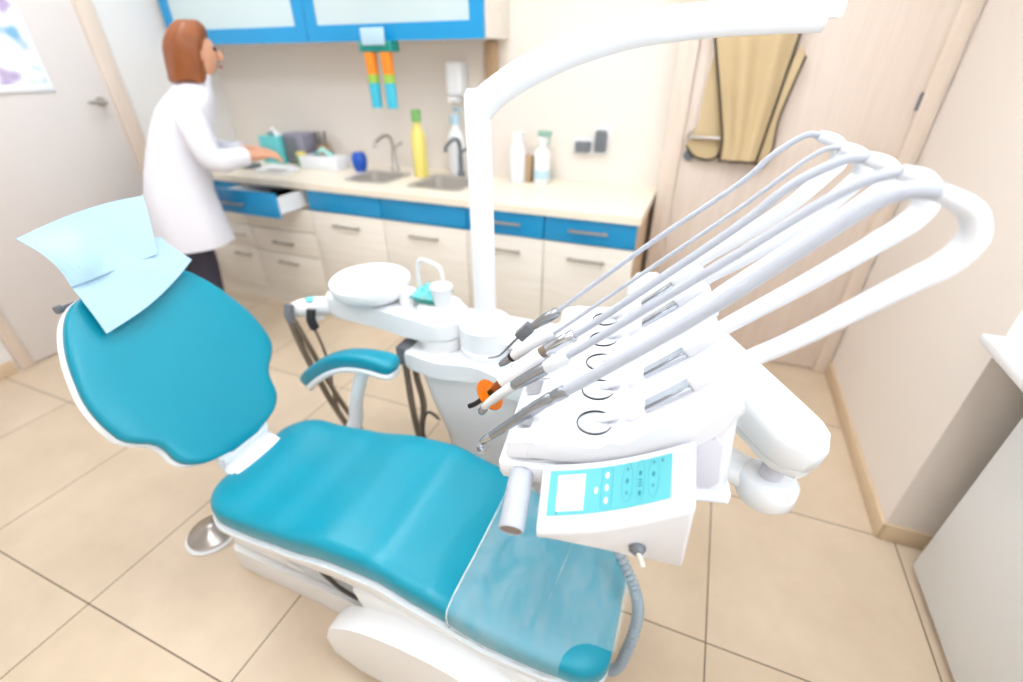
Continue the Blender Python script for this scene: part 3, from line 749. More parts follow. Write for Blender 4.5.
# ------------------------------------------------------------------ treatment unit (column, spittoon, arms)
T = thing('treatment_unit', 'white dental treatment unit column with spittoon and tray arm', 'dental unit')
secs = []
for z, xl, xr, yf, yb in ((0, -.66, -.26, 1.09, 1.36), (.10, -.68, -.25, 1.085, 1.37), (.30, -.715, -.24, 1.07, 1.38), (.45, -.755, -.235, 1.055, 1.385), (.585, -.785, -.23, 1.05, 1.39)):
    secs.append([(p[0], p[1], z) for p in rrect(xl, yf, xr, yb, .06, 6)])
obj('column', loft(BM(), secs), M['white'], T)
# top plate with a wavy front edge
pl = [(-.20, 1.36), (-.26, 1.40), (-.74, 1.40), (-.81, 1.34), (-.815, 1.08)]
wav = [(-.80, 1.035), (-.72, 1.020), (-.66, 1.018), (-.60, 1.030), (-.54, 1.036), (-.48, 1.022), (-.42, 1.006), (-.36, 1.006), (-.28, 1.03), (-.22, 1.07)]
pl = pl+[(p.x, p.y) for p in catmull([(x, y, 0) for x, y in wav], 4)]
obj('top_plate', prism(BM(), pl, .585, .645, 'Z', .012, 3), M['white'], T)
# collar for the lamp pole and tray arm
obj('collar', lathe(BM(), [(.082, .644), (.086, .652), (.086, .668), (.080, .672), (.080, .678), (.086, .684), (.086, .745), (.076, .756), (.044, .760), (0, .760)], (-.555, 1.15, 0), 40), M['white'], T)
# spittoon arm
obj('swivel', lathe(BM(), [(.078, .644), (.078, .668), (.085, .672), (.085, .69), (.07, .694), (0, .694)], (-.715, 1.145, 0), 36), M['white2'], T)
b = BM(); pts = []
for k in range(13): a = -PI/2+PI*k/12; pts.append((-.715+.093*math.cos(a), 1.145+.093*math.sin(a)))
pts += [(-.80, 1.235), (-.90, 1.225), (-1.0, 1.22), (-1.09, 1.21)] + [(-1.10+.065*math.cos(PI/2+PI*k/8), 1.145+.065*math.sin(PI/2+PI*k/8)) for k in range(9)] + [(-1.0, 1.075), (-.90, 1.07), (-.80, 1.055)]
obj('spittoon_arm', prism(b, pts, .69, .762, 'Z', .014, 3), M['white'], T)
sp = obj('spittoon_bowl', lathe(BM(), [(.06, .760), (.085, .762), (.112, .772), (.130, .790), (.135, .808), (.134, .823), (.128, .829), (.114, .825), (.07, .808), (.03, .802), (0, .800)], (-.985, 1.155, 0), 48), M['white'], T)
obj('drain', lathe(BM(), [(.016, .8012), (.016, .805), (0, .806)], (-.985, 1.155, 0), 16), M['white2'], sp)
obj('platform', lathe(BM(), [(.072, .761), (.072, .782), (.06, .79), (0, .79)], (-.715, 1.145, 0), 36), M['white'], T)
b = BM(); lathe(b, [(.03, .76), (.032, .80), (.025, .812), (0, .813)], (-.835, 1.15, 0), 20); obj('tap_block', b, M['white2'], T)
b = BM(); tube(b, [(-.80, 1.17, .80), (-.80, 1.17, .88), (-.785, 1.165, .915), (-.74, 1.15, .92), (-.70, 1.14, .91), (-.69, 1.135, .875)], .0065, 10); obj('filler_spout', b, M['white'], T)
# assistant holder
b = BM(); tube(b, [(-1.16, 1.12, .72), (-1.20, 1.10, .69), (-1.20, 1.10, .655)], .018, 12, k=3); obj('holder_bracket', b, M['white'], T)
b = BM(); tube(b, [(-1.31, 1.10, .675), (-1.27, 1.10, .685), (-1.2, 1.11, .70), (-1.12, 1.12, .718)], [.024, .034, .036, .03], 18); ah = obj('assistant_holder', b, M['white'], T)
obj('badge', lathe(BM(), [(.02, 0), (.021, .003), (0, .004)], seg=20, M4=Matrix.Translation((-1.215, 1.10, .730))), M['ceramicteal'], ah)
for x, m in ((-1.285, M['grey']), (-1.185, M['dark'])):
    b = BM(); tube(b, [(x, 1.062, .715), (x, 1.05, .68), (x+.004, 1.055, .645)], .016, 12); obj('clip', b, m, ah)
# suction hoses
def hose(name, label, pts, r, m, cat='hose', group=None, k=8):
    return tag(obj(name, tube(BM(), pts, r, 12, k), m), label, cat, group)
hose('suction_hose', 'thick brown grey suction hose hanging left of the armrest', [(-1.285, 1.048, .665), (-1.272, 1.055, .54), (-1.245, 1.07, .38), (-1.205, 1.085, .22), (-1.14, 1.10, .07), (-1.02, 1.12, .018), (-.82, 1.16, .016), (-.665, 1.2, .04)], .0115, M['tube'], group='suction hoses')
hose('suction_hose', 'brown grey suction hose next to the thick one left of armrest', [(-1.265, 1.048, .66), (-1.25, 1.075, .52), (-1.222, 1.09, .37), (-1.182, 1.11, .22), (-1.11, 1.13, .07), (-.98, 1.16, .018), (-.80, 1.20, .016), (-.665, 1.24, .05)], .010, M['tube'], group='suction hoses')
hose('suction_hose', 'thin suction tube from the black clip behind the armrest', [(-1.183, 1.05, .655), (-1.168, 1.055, .57), (-1.165, 1.06, .47), (-1.185, 1.065, .34), (-1.17, 1.07, .2), (-1.10, 1.08, .06), (-.95, 1.10, .012), (-.665, 1.15, .03)], .0055, M['tube'], group='suction hoses')
b = BM(); box(b, (-.845, 1.05, .575), (-.79, 1.12, .648), .008); obj('hose_bracket', b, M['grey'], T)
for y, dx, lab in ((1.065, 0, 'suction hose hanging from the grey bracket, nearer of two'), (1.10, .012, 'suction hose hanging from the grey bracket, farther of two')):
    hose('suction_hose', lab, [(-.822+dx, y, .574), (-.822+dx, y, .50), (-.82+dx*2, y, .38), (-.815-dx, y+.01, .22), (-.80, y+.03, .08), (-.74, y+.06, .02), (-.675, y+.09, .05)], .0115, M['tube'], group='suction hoses')
hose('power_cable', 'thin dark cable looping beside the unit column', [(-.71, 1.06, .37), (-.74, 1.05, .40), (-.765, 1.05, .36), (-.79, 1.06, .22), (-.80, 1.10, .06), (-.78, 1.16, .01), (-.685, 1.22, .02)], .005, M['cable'], 'cable')
# lamp pole
t = thing('lamp_pole', 'white lamp pole with curved arm rising from unit', 'lamp pole', (-.555, 1.15, .758))
obj('pole', lathe(BM(), [(.033, 0), (.033, .62), (.026, .635), (0, .637)], seg=28), M['white'], t)
b = BM(); tube(b, [(-.0, 0, .585), (.04, .003, .622), (.12, .008, .668), (.23, .015, .712), (.36, .02, .745), (.50, .03, .760), (.62, .035, .764), (.705, .04, .764)], [.036, .035, .034, .033, .032, .031, .030, .029], 22)
obj('curved_arm', b, M['white'], t)
obj('arm_socket', lathe(BM(), [(.024, .758), (.030, .758), (.033, .764), (.033, .79), (.02, .80), (0, .80)], (.70, .04, 0), 20), M['white'], t)
# paper cup and cloth on the spittoon platform
t = thing('cup', 'white cup standing on the spittoon platform', 'cup', (-.695, 1.13, .79)); obj('cup_wall', lathe(BM(), [(.026, 0), (.034, .062), (.036, .066), (.033, .067), (.025, .004), (0, .004)], seg=28), M['white'], t); obj('rim', lathe(BM(), [(.0335, .064), (.0365, .066), (.0335, .069)], seg=28), M['white'], t)
t = thing('cloth', 'crumpled teal cloth lying between cup and spittoon bowl', 'cloth', (-.755, 1.165, .79))
g = []
for i in range(11):
    r = []
    for j in range(11):
        x, y = (i-5)/5, (j-5)/5; r.append((x*.055, y*.05, .012+.030*max(0, 1-x*x-y*y*.8)+.010*math.sin(i*1.7+j*.8)*math.cos(j*1.9)))
    g.append(r)
obj('folds', sheet(BM(), g, .003), M['ceramicteal'], t); obj('dark_fold', sheet(BM(), [[(-.03+.012*i, -.052-.003*j, .004+.006*j) for j in range(4)] for i in range(7)], .003), M['deepteal'], t)
# tray arm: lower link, post, balance arm
b = BM(); tube(b, [(-.55, 1.15, .715), (-.42, 1.14, .715), (-.2, 1.06, .70), (.03, .93, .68), (.245, .835, .668)], .045, 20, flat=1., k=5)
for v in b.verts: v.co.z = .69+(v.co.z-.69)*.62
obj('lower_arm', b, M['white'], T)
b = BM(); lathe(b, [(.052, .648), (.058, .656), (.058, .696), (.048, .708), (.03, .709), (0, .709)], (.245, .83, 0), 32); obj('pivot_cap', b, M['white'], T)
obj('pivot_post', lathe(BM(), [(.022, .70), (.022, .80)], (.245, .83, 0), 20), M['lav'], T)
P0 = Vector((.255, .82, .822)); P1 = Vector((-.085, 1.21, .905))
b = BM(); dd = (P1-P0).normalized(); sd = Vector((dd.y, -dd.x, 0)).normalized(); uu = sd.cross(dd)*1
if uu.z < 0: uu = -uu
secs = []
for i in range(25):
    t_ = i/24; e = min(t_, 1-t_)*(P1-P0).length+.0; k = math.sqrt(max(0, 1-(1-min(1, (e+.003)/.055))**2)); c = P0-dd*.055+(P1-P0+dd*.11)*t_
    secs.append([c+sd*(.060*k*spow(math.cos(2*PI*j/28), .6))+uu*(.048*(.5+.5*k)*spow(math.sin(2*PI*j/28), .6)) for j in range(28)])
bal = obj('balance_arm', loft(b, secs), M['white'], T, ang=70)
b = BM(); secs = []
for i in range(21):
    t_ = i/20; e = min(t_, 1-t_)*(P1-P0).length; k = math.sqrt(max(0, 1-(1-min(1, (e+.003)/.055))**2)); c = P0-dd*.05+(P1-P0+dd*.10)*t_-uu*.045
    secs.append([c+sd*(.052*k*spow(math.cos(2*PI*j/20), .5))+uu*(.014*spow(math.sin(2*PI*j/20), .5)) for j in range(20)])
obj('arm_undercover', loft(b, secs), M['white2'], bal)
obj('tray_mount', tube(BM(), [(-.085, 1.21, .90), (-.09, 1.12, .93), (-.07, 1.0, .935), (-.05, .85, .93)], .035, 18), M['white'], T)

# ------------------------------------------------------------------ instrument tray (local a along the instruments, b away from the camera, c up)
OT = Vector((-.0798, .5172, 1.0003)); TR = math.radians(9.26)
TY = thing('instrument_tray', 'white instrument tray with keypad and five curved hose arms', 'dental tray', OT, TR)
PR = [(-.096, -.030), (-.092, -.008), (-.075, -.001), (-.02, 0.), (.02, .006), (.045, .022), (.066, .042), (.112, .082), (.146, .118), (.156, .122), (.166, .108), (.170, .09), (.160, .06), (.10, -.005), (.02, -.035), (-.096, -.040)]
prs = PR[:2] + [(p.x, p.z) for p in catmull([(a, 0, c) for a, c in PR[2:12]], 3)] + PR[12:]
deck = obj('deck', prism(BM(), prs, -.052, .375, 'Y', .008, 3), M['tray'], TY)
b = BM(); prism(b, [(-.100, -.038), (.02, -.03), (.07, .0), (.158, .07), (.168, .085), (.182, -.040), (.17, -.052), (-.05, -.062), (-.100, -.064)], -.046, .37, 'Y', .01, 3)
obj('tray_body', b, M['tray'], TY)
# recessed side panel
b = BM(); prism(b, [(.02, -.045), (.06, -.01), (.11, .028), (.148, .05), (.160, .036), (.168, -.03), (.158, -.042)], -.050, -.044, 'Y', .003, 2); obj('side_panel', b, M['lav'], TY)
b = BM(); prism(b, [(.186, -.044), (.186, -.060), (.05, -.068), (-.05, -.078), (-.05, -.062), (.05, -.054)], -.056, .375, 'Y', .004, 2); obj('tray_base', b, M['tray'], TY)
# left end: drawer block and instrument rests
b = BM(); prism(b, [(-.132, -.050), (-.05, -.046), (-.04, -.06), (-.05, -.082), (-.126, -.078), (-.132, -.066)], -.058, .36, 'Y', .006, 2); obj('front_rail', b, M['tray'], TY)
for k in range(5):
    y0 = -.051 if k == 0 else .08*k-.063; y1 = .08*k-.017
    b = BM(); bot = [(-.080, y0, -.040), (-.080, y1, -.040), (-.124, y1-.005, -.044), (-.124, y0+(0 if k == 0 else .005), -.044)]; top = [(-.078, y0, -.001), (-.078, y1, -.001), (-.120, y1-.008, -.012), (-.120, y0+(.001 if k == 0 else .008), -.012)]
    loft(b, [bot, top]); bmesh.ops.bevel(b, geom=b.edges[:], offset=.003, segments=2, affect='EDGES')
    obj('instrument_rest', b, M['tray'], deck)
# handle
h0, h1 = Vector((-.097, -.055, -.060)), Vector((-.095, -.140, -.084))
b = BM(); rod(b, h0, h1, [(.013, 0), (.0175, .06), (.0175, .97), (.016, 1), (.0155, 1), (.0155, .93), (0, .93)], 26); hn = obj('handle', b, M['hose'], TY, label='grey round handle')
obj('end_cap', rod(BM(), h0+(h1-h0)*.94, h0+(h1-h0)*.975, [(.0153, 0), (.0153, 1)], 24), mat('handle end', '8C8078', .5), hn)
# control panel wedge
def face(u, v):
    """keypad face: u 0..1 left to right, v 0..1 back to front"""
    l0, l1 = Vector((-.066, -.058, -.036)), Vector((-.062, -.132, -.084)); r0, r1 = Vector((.124, -.058, .050)), Vector((.122, -.132, .014))
    p = (l0*(1-v)+l1*v)*(1-u)+(r0*(1-v)+r1*v)*u; p.z -= .012*math.sin(PI*u); return p
secs = []
for i in range(15):
    u = i/14; ft, bk = face(u, 1), face(u, 0); zb = -.112-.022*u
    secs.append([bk, bk*.02+ft*.98+Vector((0, 0, .0005)), ft+Vector((0, -.003, -.004)), Vector((ft.x+.012*u, ft.y+.014*u+.002, min(ft.z-.02, zb-.0+.012))), Vector((ft.x+.012*u, ft.y+.022, min(ft.z-.026, zb))), Vector((bk.x+.012*u, bk.y+.008, zb+.012)), Vector((bk.x, bk.y+.010, (bk.z+zb)/2))])
cp = obj('control_panel', loft(BM(), secs), M['tray'], TY, ang=30)
bv = cp.modifiers.new('b', 'BEVEL'); bv.width = .005; bv.segments = 3; bv.limit_method = 'ANGLE'; bv.angle_limit = math.radians(35)
nf = (face(.55, .5)-face(.45, .5)).cross(face(.5, .55)-face(.5, .45)).normalized()
if nf.z < 0: nf = -nf
def fquad(b, u0, u1, v0, v1, o, th=.0006, n=10):
    g = [[face(u0+(u1-u0)*i/n, v0+(v1-v0)*j/4)+nf*o for j in range(5)] for i in range(n+1)]
    return sheet(b, g, th)
kp = obj('keypad', fquad(BM(), .065, .865, .12, .80, .0012), M['panel'], cp, ang=60)
obj('display', fquad(BM(), .13, .32, .20, .74, .0018), M['lcd'], kp)
def mark(b, u, v, ru, rv, o=.002, seg=12, ring=False):
    if ring:
        pts = [face(u+ru*math.cos(2*PI*k/24), v+rv*math.sin(2*PI*k/24))+nf*o for k in range(25)]; tube(b, pts, .0004, 5, k=1)
    else:
        c = b.verts.new(face(u, v)+nf*o); vs = [b.verts.new(face(u+ru*math.cos(2*PI*k/seg), v+rv*math.sin(2*PI*k/seg))+nf*o) for k in range(seg)]
        for k in range(seg): b.faces.new((c, vs[k], vs[(k+1) % seg]))
b = BM()
for u, v in ((.60, .40), (.68, .32), (.68, .62), (.76, .38)): mark(b, u, v, .011, .05, seg=3); mark(b, u, v, .009, .04)
for u, v in ((.60, .22), (.60, .58), (.76, .20), (.76, .55), (.81, .2)): mark(b, u, v, .006, .028)
for k in range(3): mark(b, .68, .42+.045*k, .014, .012)
obj('arrow_keys', b, M['panelmark'], kp, sm=False)
b = BM()
for u, ru, rv in ((.60, .033, .30), (.68, .026, .32), (.76, .033, .30)): mark(b, u, .42, ru, rv, ring=True)
for u in (.435, .505):
    tube(b, [face(u, .16)+nf*.002, face(u, .74)+nf*.002], .0004, 5, k=1)
tube(b, [face(.435, .74)+nf*.002, face(.505, .74)+nf*.002], .0004, 5, k=1); tube(b, [face(.435, .16)+nf*.002, face(.505, .16)+nf*.002], .0004, 5, k=1)
obj('key_outline', b, mat('keypad line', '3FAFBD', .4), kp)
b = BM()
for u, v in ((.47, .26), (.47, .45), (.47, .64), (.40, .47)): mark(b, u, v, .011, .05)
obj('white_keys', b, M['lcd'], kp, sm=False)
b = BM(); mark(b, .135, .76, .004, .02); obj('indicator', b, M['dark'], kp, sm=False)
q = Vector((.068, -.122, -.086)); b = BM(); rod(b, q+Vector((0, .012, 0)), q+Vector((.003, -.012, -.003)), [(.010, 0), (.011, .8), (.007, 1), (0, 1)], 18); sw = obj('switch', b, M['grey'], cp)
obj('toggle', rod(BM(), q+Vector((.003, -.010, -.003)), q+Vector((.010, -.024, -.013)), [(.003, 0), (.0042, .9), (0, 1)], 12), M['tan2'], sw)
# per-instrument fittings
LOWS = [[(.165, .131), (.22, .175), (.295, .246), (.325, .274), (.336, .303), (.323, .328), (.29, .344)],
        [(.160, .138), (.237, .208), (.291, .261), (.322, .295), (.329, .318), (.318, .338), (.291, .346)],
        [(.156, .142), (.184, .171), (.240, .226), (.296, .282), (.323, .318), (.314, .338), (.288, .347)],
        [(.156, .142), (.198, .175), (.269, .236), (.316, .298), (.324, .317), (.312, .338), (.286, .347)],
        [(.156, .142), (.209, .188), (.272, .247), (.313, .302), (.320, .317), (.309, .342), (.282, .352)]]
RL = [.0112, .0118, .0118, .0118, .0118]
for k in range(5):
    bb = .08*k
    b = BM(); rod(b, (0, bb, -.006), (-.0012, bb, .0042), [(.0265, 0), (.0265, 1), (.0245, 1), (.0245, .75)], 32); pt = obj('port', b, M['dark'], deck, label='dark rimmed hose port')
    obj('port_cup', rod(BM(), (0, bb, -.008), (-.0016, bb, .0046), [(.0243, 0), (.0243, .8), (.018, .97), (0, 1)], 28), M['portgrey'], pt)
    b = BM(); tube(b, [(.002, bb+.008, .003), (.014, bb+.003, .012), (.030, bb, .022)], [.009, .0065, .005], 12); obj('hose_stub', b, M['tray'], pt)
    # metal slot between two sleeves
    e0, e1 = Vector((.062, bb, .047)), Vector((.113, bb, .094)); dz = (e1-e0).normalized(); nz = Vector((-dz.z, 0, dz.x))
    b = BM(); M4 = Matrix.Translation(e0) @ Matrix((dz, Vector((0, 1, 0)), nz)).transposed().to_4x4()
    L_ = (e1-e0).length
    box(b, (0, -.0115, -.012), (L_, .0115, -.0005), .001, 1, M4); sl = obj('metal_slot', b, M['slot'], deck)
    b = BM(); box(b, (.001, -.0115, .0), (L_-.001, -.0085, .003), .001, 1, M4); obj('slot_wall', b, M['hp'], sl)
    b = BM(); box(b, (-.030, -.0125, -.014), (.0, .0125, .003), .004, 2, M4); obj('sleeve', b, M['tray'], deck)
    b = BM(); box(b, (L_, -.0155, -.016), (L_+.058, .0155, .011), .006, 3, M4); obj('arm_socket', b, M['tray'], deck)
    pth = [(a, bb, c) for a, c in [(.140, .114)]+LOWS[k]]
    obj('hose_arm', tube(BM(), pth, [.0105, .0108, RL[k], .0122, .0130, .0128, .0105, .0080], 18, 6), M['arm'], TY)

# handpieces with their hoses (top-level, held by the tray)
def lp(k, a, c, off=0.): return (a, .08*k+off, c)
def handpiece(label, k, hose_pts, hr):
    t = thing('handpiece', label, 'handpiece', OT, TR, 'handpieces on the instrument tray')
    b = BM(); tube(b, [lp(k, *LOWS[k][-1]), lp(k, *LOWS[k][-1])] [:1] + [lp(k, a, c) for a, c in hose_pts], hr, 14, 6)
    obj('hose', b, M['hose'], t)
    return t
# 1 nearest: long metal syringe
t = handpiece('long metal air syringe on the thickest hose, nearest of the five', 0, [(.262, .343), (.236, .327), (.19, .279), (.106, .191), (-.002, .092), (-.05, .050)], .0084)
P = lambda a, c: Vector((a, 0, c))
b = BM(); rod(b, P(-.045, .054), P(-.078, .026), [(.0088, 0), (.0100, .1), (.0100, .45), (.0090, .5), (.0090, .6), (.0100, .65), (.0095, 1)], 20); obj('coupling', b, M['hp'], t)
b = BM(); rod(b, P(-.078, .026), P(-.158, -.054), [(.0092, 0), (.0098, .1), (.0098, .3), (.0080, .36), (.0076, .8), (.0062, 1)], 20); obj('body', b, M['hp'], t)
b = BM(); rod(b, P(-.158, -.054), P(-.176, -.072), [(.0060, 0), (.0062, .6), (.0040, 1), (0, 1)], 16)
lathe(b, [(.0095, -.006), (.0110, 0), (.0095, .006), (.0070, .006), (.0070, -.006)], seg=20, M4=aim(P(-.172, -.082)+Vector((0, -.004, 0)), (-.5, -.5, .7))); obj('head', b, M['chrome'], t)
# 2: contra angle
t = handpiece('grey contra angle handpiece with white collar, second from the camera', 1, [(.264, .337), (.221, .306), (.153, .244), (.07, .17), (-.012, .096), (-.058, .056)], .0062)
P = lambda a, c: Vector((a, .08, c))
b = BM(); rod(b, P(-.054, .060), P(-.086, .032), [(.0088, 0), (.0120, .12), (.0120, .85), (.0105, 1)], 20); obj('collar', b, M['hplight'], t)
b = BM(); rod(b, P(-.086, .032), P(-.140, -.012), [(.0105, 0), (.0112, .1), (.0105, .8), (.0085, 1)], 20); obj('body', b, M['hp'], t)
b = BM(); tube(b, [P(-.140, -.012), P(-.165, -.036), P(-.184, -.056), P(-.193, -.068)], [.0088, .0085, .0072, .0055], 16); hd = obj('neck', b, M['hplight'], t)
obj('head', lathe(BM(), [(.0065, -.008), (.0075, -.004), (.0075, .005), (.005, .008), (0, .008)], seg=16, M4=aim(P(-.195, -.074), (.5, -.2, .8))), M['hp'], hd)
# 3: curing light
t = handpiece('white curing light with orange shield and black tip', 2, [(.262, .343), (.214, .311), (.165, .256), (.06, .155), (-.02, .078), (-.052, .050)], .0062)
P = lambda a, c: Vector((a, .16, c))
b = BM(); rod(b, P(-.050, .052), P(-.098, .014), [(.0095, 0), (.0115, .05), (.0115, .85), (.0105, .88), (.0105, 1)], 20); obj('coupling', b, M['chrome'], t)
b = BM(); rod(b, P(-.096, .016), P(-.108, .006), [(.0105, 0), (.0108, 1)], 18); obj('ring', b, M['tube'], t)
b = BM(); tube(b, [P(-.106, .008), P(-.130, -.018), P(-.160, -.048), P(-.180, -.068)], [.0125, .0150, .0150, .0120], 18); bd = obj('body', b, M['white'], t)
obj('button', rod(BM(), P(-.155, -.030), P(-.157, -.026), [(.006, 0), (.006, 1)], 14), M['grey'], bd)
b = BM(); rod(b, P(-.178, -.066), P(-.197, -.088), [(.0085, 0), (.0085, .7), (.0065, 1)], 16); obj('tip_mount', b, M['brown'], t)
b = BM(); rod(b, P(-.203, -.101), P(-.2055, -.1035), [(.004, 0), (.033, .2), (.033, 1), (.004, 1)], 30); obj('light_shield', b, M['orange'], t, label='orange light shield')
b = BM(); tube(b, [P(-.195, -.086), P(-.215, -.110), P(-.235, -.130), P(-.249, -.139)], [.0058, .0056, .0052, .0052], 14); obj('light_guide', b, M['black'], t, label='black light guide')
# 4: scaler body
t = handpiece('slim grey handpiece on thin hose between curing light and scaler', 3, [(.256, .336), (.178, .258), (.09, .176), (.0, .092), (-.09, .008), (-.105, -.002)], .0036)
P = lambda a, c: Vector((a, .24, c))
b = BM(); rod(b, P(-.098, .004), P(-.178, -.062), [(.0062, 0), (.0095, .15), (.0110, .45), (.0105, .9), (.0090, 1)], 20); obj('body', b, M['hplight'], t)
obj('ring', rod(BM(), P(-.176, -.060), P(-.181, -.065), [(.0098, 0), (.0098, 1)], 18), M['dark'], t)
b = BM(); rod(b, P(-.181, -.065), P(-.204, -.086), [(.0085, 0), (.0075, .7), (.0050, 1), (0, 1)], 18); obj('nozzle', b, M['hp'], t)
# 5: scaler with wire tip
t = handpiece('scaler with dark grey block and curved wire tip, farthest of the five', 4, [(.262, .351), (.224, .321), (.188, .278), (.078, .181), (-.02, .088), (-.105, .005)], .0048)
P = lambda a, c: Vector((a, .32, c))
b = BM(); rod(b, P(-.098, .010), P(-.150, -.032), [(.0075, 0), (.0110, .1), (.0115, .5), (.0085, 1)], 18); obj('body', b, M['hp'], t)
b = BM(); box(b, (-.02, -.012, -.011), (.02, .012, .011), .003, 2, aim(P(-.168, -.047), (-.66, 0, -.75)) @ Matrix.Rotation(PI/2, 4, 'Y')); obj('block', b, M['grey'], t)
obj('wire_tip', tube(BM(), [P(-.178, -.058), P(-.20, -.085), P(-.222, -.113), P(-.238, -.123), P(-.252, -.127)], [.0030, .0028, .0024, .002, .0016], 10), M['grey'], t)

# corrugated hose beside the foot of the chair
b = BM(); pts = catmull([(-.14, .86, .44), (-.08, .80, .44), (-.01, .73, .415), (.035, .70, .35), (.052, .69, .27), (.045, .66, .17), (.02, .64, .08), (-.06, .66, .035), (-.16, .70, .02)], 14)
tube(b, pts, lambda t_: .0120+.0028*(1 if int(t_*112+.5) % 2 else -1), 16, k=1)
tag(obj('ribbed_hose', b, M['corr'], ang=25), 'grey ribbed hose curving round the foot of the chair', 'hose')

# ------------------------------------------------------------------ person at the counter
def skinned(name, verts, edges, radii, root, m, parent=None, sub=2):
    me = bpy.data.meshes.new(name); me.from_pydata(verts, edges, []); o = bpy.data.objects.new(name, me); COL.objects.link(o)
    o.modifiers.new('k', 'SKIN'); s = o.modifiers.new('s', 'SUBSURF'); s.levels = sub; s.render_levels = sub
    for i, r in enumerate(radii):
        rr = r if isinstance(r, tuple) else (r, r); me.skin_vertices[0].data[i].radius = rr
        me.skin_vertices[0].data[i].use_root = (i == root)
    dg = bpy.context.evaluated_depsgraph_get(); dg.update(); ev = o.evaluated_get(dg); nm = bpy.data.meshes.new_from_object(ev)
    bpy.data.objects.remove(o); 
    for p in nm.polygons: p.use_smooth = True
    no = bpy.data.objects.new(name, nm); COL.objects.link(no); no.data.materials.clear(); no.data.materials.append(m)
    if parent: no.parent = parent
    return no
# person frame: f facing, r to her right
PF = math.radians(-38); pf = Vector((math.sin(-PF), math.cos(PF), 0)); pr = Vector((pf.y, -pf.x, 0))
PB = Vector((-2.55, 1.645, 0))
def pp(fr, rg, z): return PB+pf*fr+pr*rg+Vector((0, 0, z))
V = []; Ed = []; Rd = []
def node(p, r, par=None):
    V.append(tuple(p)); Rd.append(r); i = len(V)-1
    if par is not None: Ed.append((par, i))
    return i
pel = node(pp(0, 0, .86), (.15, .11)); sp1 = node(pp(.04, 0, 1.02), (.125, .095), pel); sp2 = node(pp(.11, 0, 1.18), (.14, .10), sp1); chest = node(pp(.17, 0, 1.28), (.12, .085), sp2)
nk = node(pp(.215, 0, 1.36), .05, chest); nk2 = node(pp(.245, 0, 1.40), .048, nk); hd0 = node(pp(.275, 0, 1.44), .075, nk2); hd1 = node(pp(.285, 0, 1.51), (.078, .088), hd0); hd2 = node(pp(.285, 0, 1.565), .06, hd1)
for sgn in (-1, 1):
    sh = node(pp(.16, sgn*.145, 1.27), .044, chest); el = node(pp(.20, sgn*.205, 1.04), .040, sh); wr = node(pp(.36, sgn*.10+.01, 1.03), .028, el); hn = node(pp(.42, sgn*.085+.01, 1.03), (.034, .02), wr)
    for q in range(4):
        lo = sgn*.08+.01+(q-1.5)*.019; ex = .006*(1 if q in (1, 2) else 0)
        a = node(pp(.47, lo, 1.022), .0105, hn); c = node(pp(.500+ex, lo, 1.008), .0095, a); node(pp(.516+ex, lo-.002*sgn, .984), .0085, c)
    th = node(pp(.43, sgn*.08+.01-sgn*.038, 1.018), .011, hn); node(pp(.462, sgn*.08+.01-sgn*.048, 1.004), .0095, th)
    st = -.03 if sgn > 0 else -.20; hp0 = node(pp(-.01+st*.2, sgn*.08, .78), .085, pel); kn = node(pp(.01+st*.65, sgn*.085, .45), .060, hp0); an = node(pp(-.03+st, sgn*.09, .09), .042, kn); ft = node(pp(.08+st, sgn*.095, .04), (.04, .032), an); node(pp(.14+st, sgn*.1, .032), (.036, .026), ft)
t = skinned('person', V, Ed, Rd, 0, M['skin'])
tag(t, 'person in a white lab coat leaning over the worktop with back turned', 'person')
# face
b = BM(); bmesh.ops.create_uvsphere(b, u_segments=16, v_segments=10, radius=1)
fx = BM()
for cpos, rad in ((pp(.362, 0, 1.478), (.020, .014, .024)),):
    r = bmesh.ops.create_uvsphere(fx, u_segments=12, v_segments=8, radius=1)
    for v in r['verts']: v.co = cpos+pf*v.co.x*rad[0]+pr*v.co.y*rad[1]+Vector((0, 0, v.co.z*rad[2]))
obj('nose', fx, M['skin'], t)
for s in (-1, 1):
    fx = BM(); r = bmesh.ops.create_uvsphere(fx, u_segments=12, v_segments=8, radius=1)
    for v in r['verts']: v.co = pp(.275, s*.083, 1.485)+pf*v.co.x*.02+pr*v.co.y*.012+Vector((0, 0, v.co.z*.032))
    obj('ear', fx, M['skin'], t)
b.free(); 
for s in (-1, 1):
    fx = BM(); r = bmesh.ops.create_uvsphere(fx, u_segments=10, v_segments=8, radius=.011)
    for v in r['verts']: v.co += pp(.350, s*.030, 1.505)
    obj('eye', fx, M['dark'], t)
obj('mouth', tube(BM(), [pp(.350, -.025, 1.432), pp(.360, 0, 1.43), pp(.350, .025, 1.432)], .006, 8), mat('lips', 'B5605A', .5), t)
# hair: bob
secs = []
for i in range(13):
    t_ = i/12; z = 1.375+.245*t_; k = math.sqrt(max(.0, 1-max(0, (t_-.45)/.58)**2)); ring = []
    for j in range(26):
        a = 2*PI*j/26; ca, sa = math.cos(a), math.sin(a); rad = .112*k+.004+(.006*math.sin(a*6+t_*3))
        fr_ = ca*rad; 
        if ca > 0: fr_ = ca*rad*(.45+.5*max(0, t_-.5)/.5 if t_ > .5 else .45)
        ring.append(pp(.255+.02*t_+fr_-(.018*(1-t_)), sa*rad*.95, z+.01*math.sin(a*4)*(1-t_)))
    secs.append(ring)
obj('hair', loft(BM(), secs), M['hair'], t, ang=80)
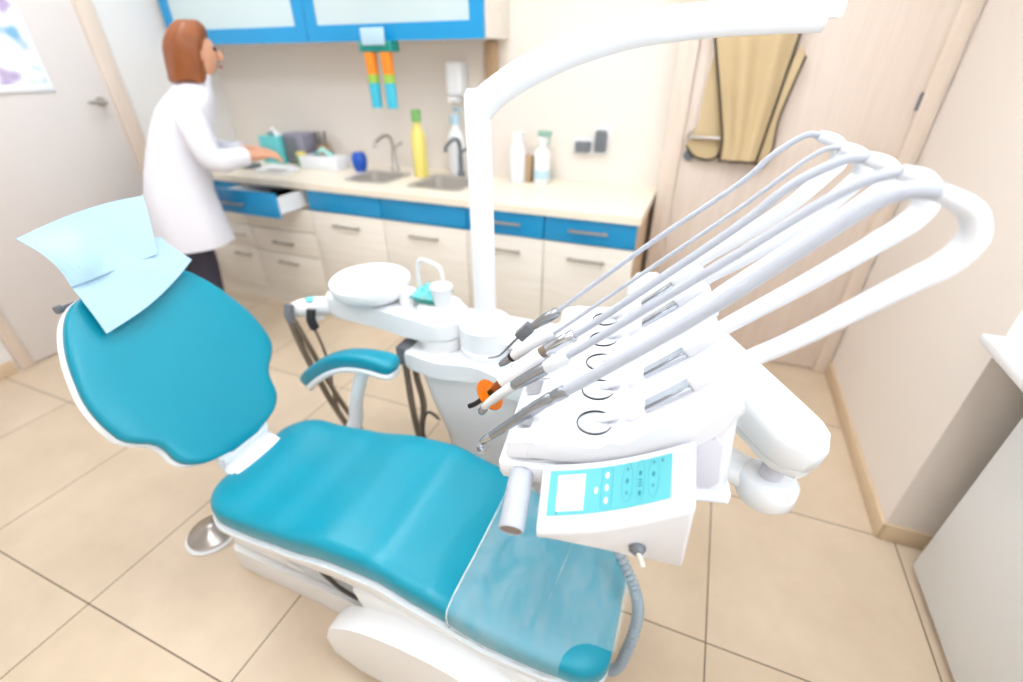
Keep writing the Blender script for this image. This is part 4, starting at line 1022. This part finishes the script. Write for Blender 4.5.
# coat: body and sleeves
secs = []
for z, fr, rw, dp in ((.60, .00, .205, .18), (.62, .00, .207, .182), (.70, .0, .203, .172), (.86, .0, .195, .160), (.98, .03, .180, .148), (1.08, .07, .178, .145), (1.18, .115, .190, .14), (1.26, .155, .200, .128), (1.30, .18, .190, .112), (1.335, .20, .135, .092), (1.36, .215, .090, .08), (1.385, .23, .078, .072), (1.40, .236, .072, .068)):
    ring = []
    for j in range(36):
        a = 2*PI*j/36; wv = 1+.025*math.sin(a*7)*max(0, (1-(z-.5)/.5)); ring.append(pp(fr+dp*spow(math.cos(a), .9)*wv, rw*spow(math.sin(a), .85)*wv, z))
    secs.append(ring)
obj('lab_coat', loft(BM(), secs, cap=True), M['coat'], t, ang=80)
for sgn in (-1, 1):
    e0 = .20
    obj('coat_sleeve', tube(BM(), [pp(.15, sgn*.135, 1.275), pp(.165, sgn*.185, 1.19), pp(e0-.01, sgn*.208, 1.06), pp(e0+.04, sgn*.19, 1.03), pp(.29, sgn*.14+.006, 1.028), pp(.35, sgn*.105+.01, 1.03)], [.062, .068, .060, .058, .050, .046], 18), M['coat'], t)
for sgn in (-1, 1):
    st = -.03 if sgn > 0 else -.20
    obj('trouser_leg', tube(BM(), [pp(-.01+st*.25, sgn*.08, .74), pp(.008+st*.65, sgn*.085, .45), pp(-.025+st, sgn*.09, .10)], [.092, .074, .062], 18), M['trouser'], t)
    b = BM(); loft(b, [[pp(fr-.01+st, sgn*.095+w*math.cos(2*PI*j/16), max(.002, z+h*math.sin(2*PI*j/16))) for j in range(16)] for fr, w, z, h in ((-.085, .02, .04, .035), (-.07, .042, .045, .043), (.0, .047, .055, .053), (.08, .05, .04, .038), (.15, .045, .032, .03), (.185, .02, .025, .02))]); obj('shoe', b, M['shoe'], t)

# ------------------------------------------------------------------ light and view
w = bpy.data.worlds.new('world'); SC.world = w; w.use_nodes = True
bg = w.node_tree.nodes['Background']; bg.inputs['Color'].default_value = (.86, .93, 1, 1); bg.inputs['Strength'].default_value = 6.
SC.view_settings.view_transform = 'Standard'; SC.view_settings.look = 'None'; SC.view_settings.gamma = 1; SC.view_settings.use_curve_mapping = False
SC.view_settings.exposure = 0.
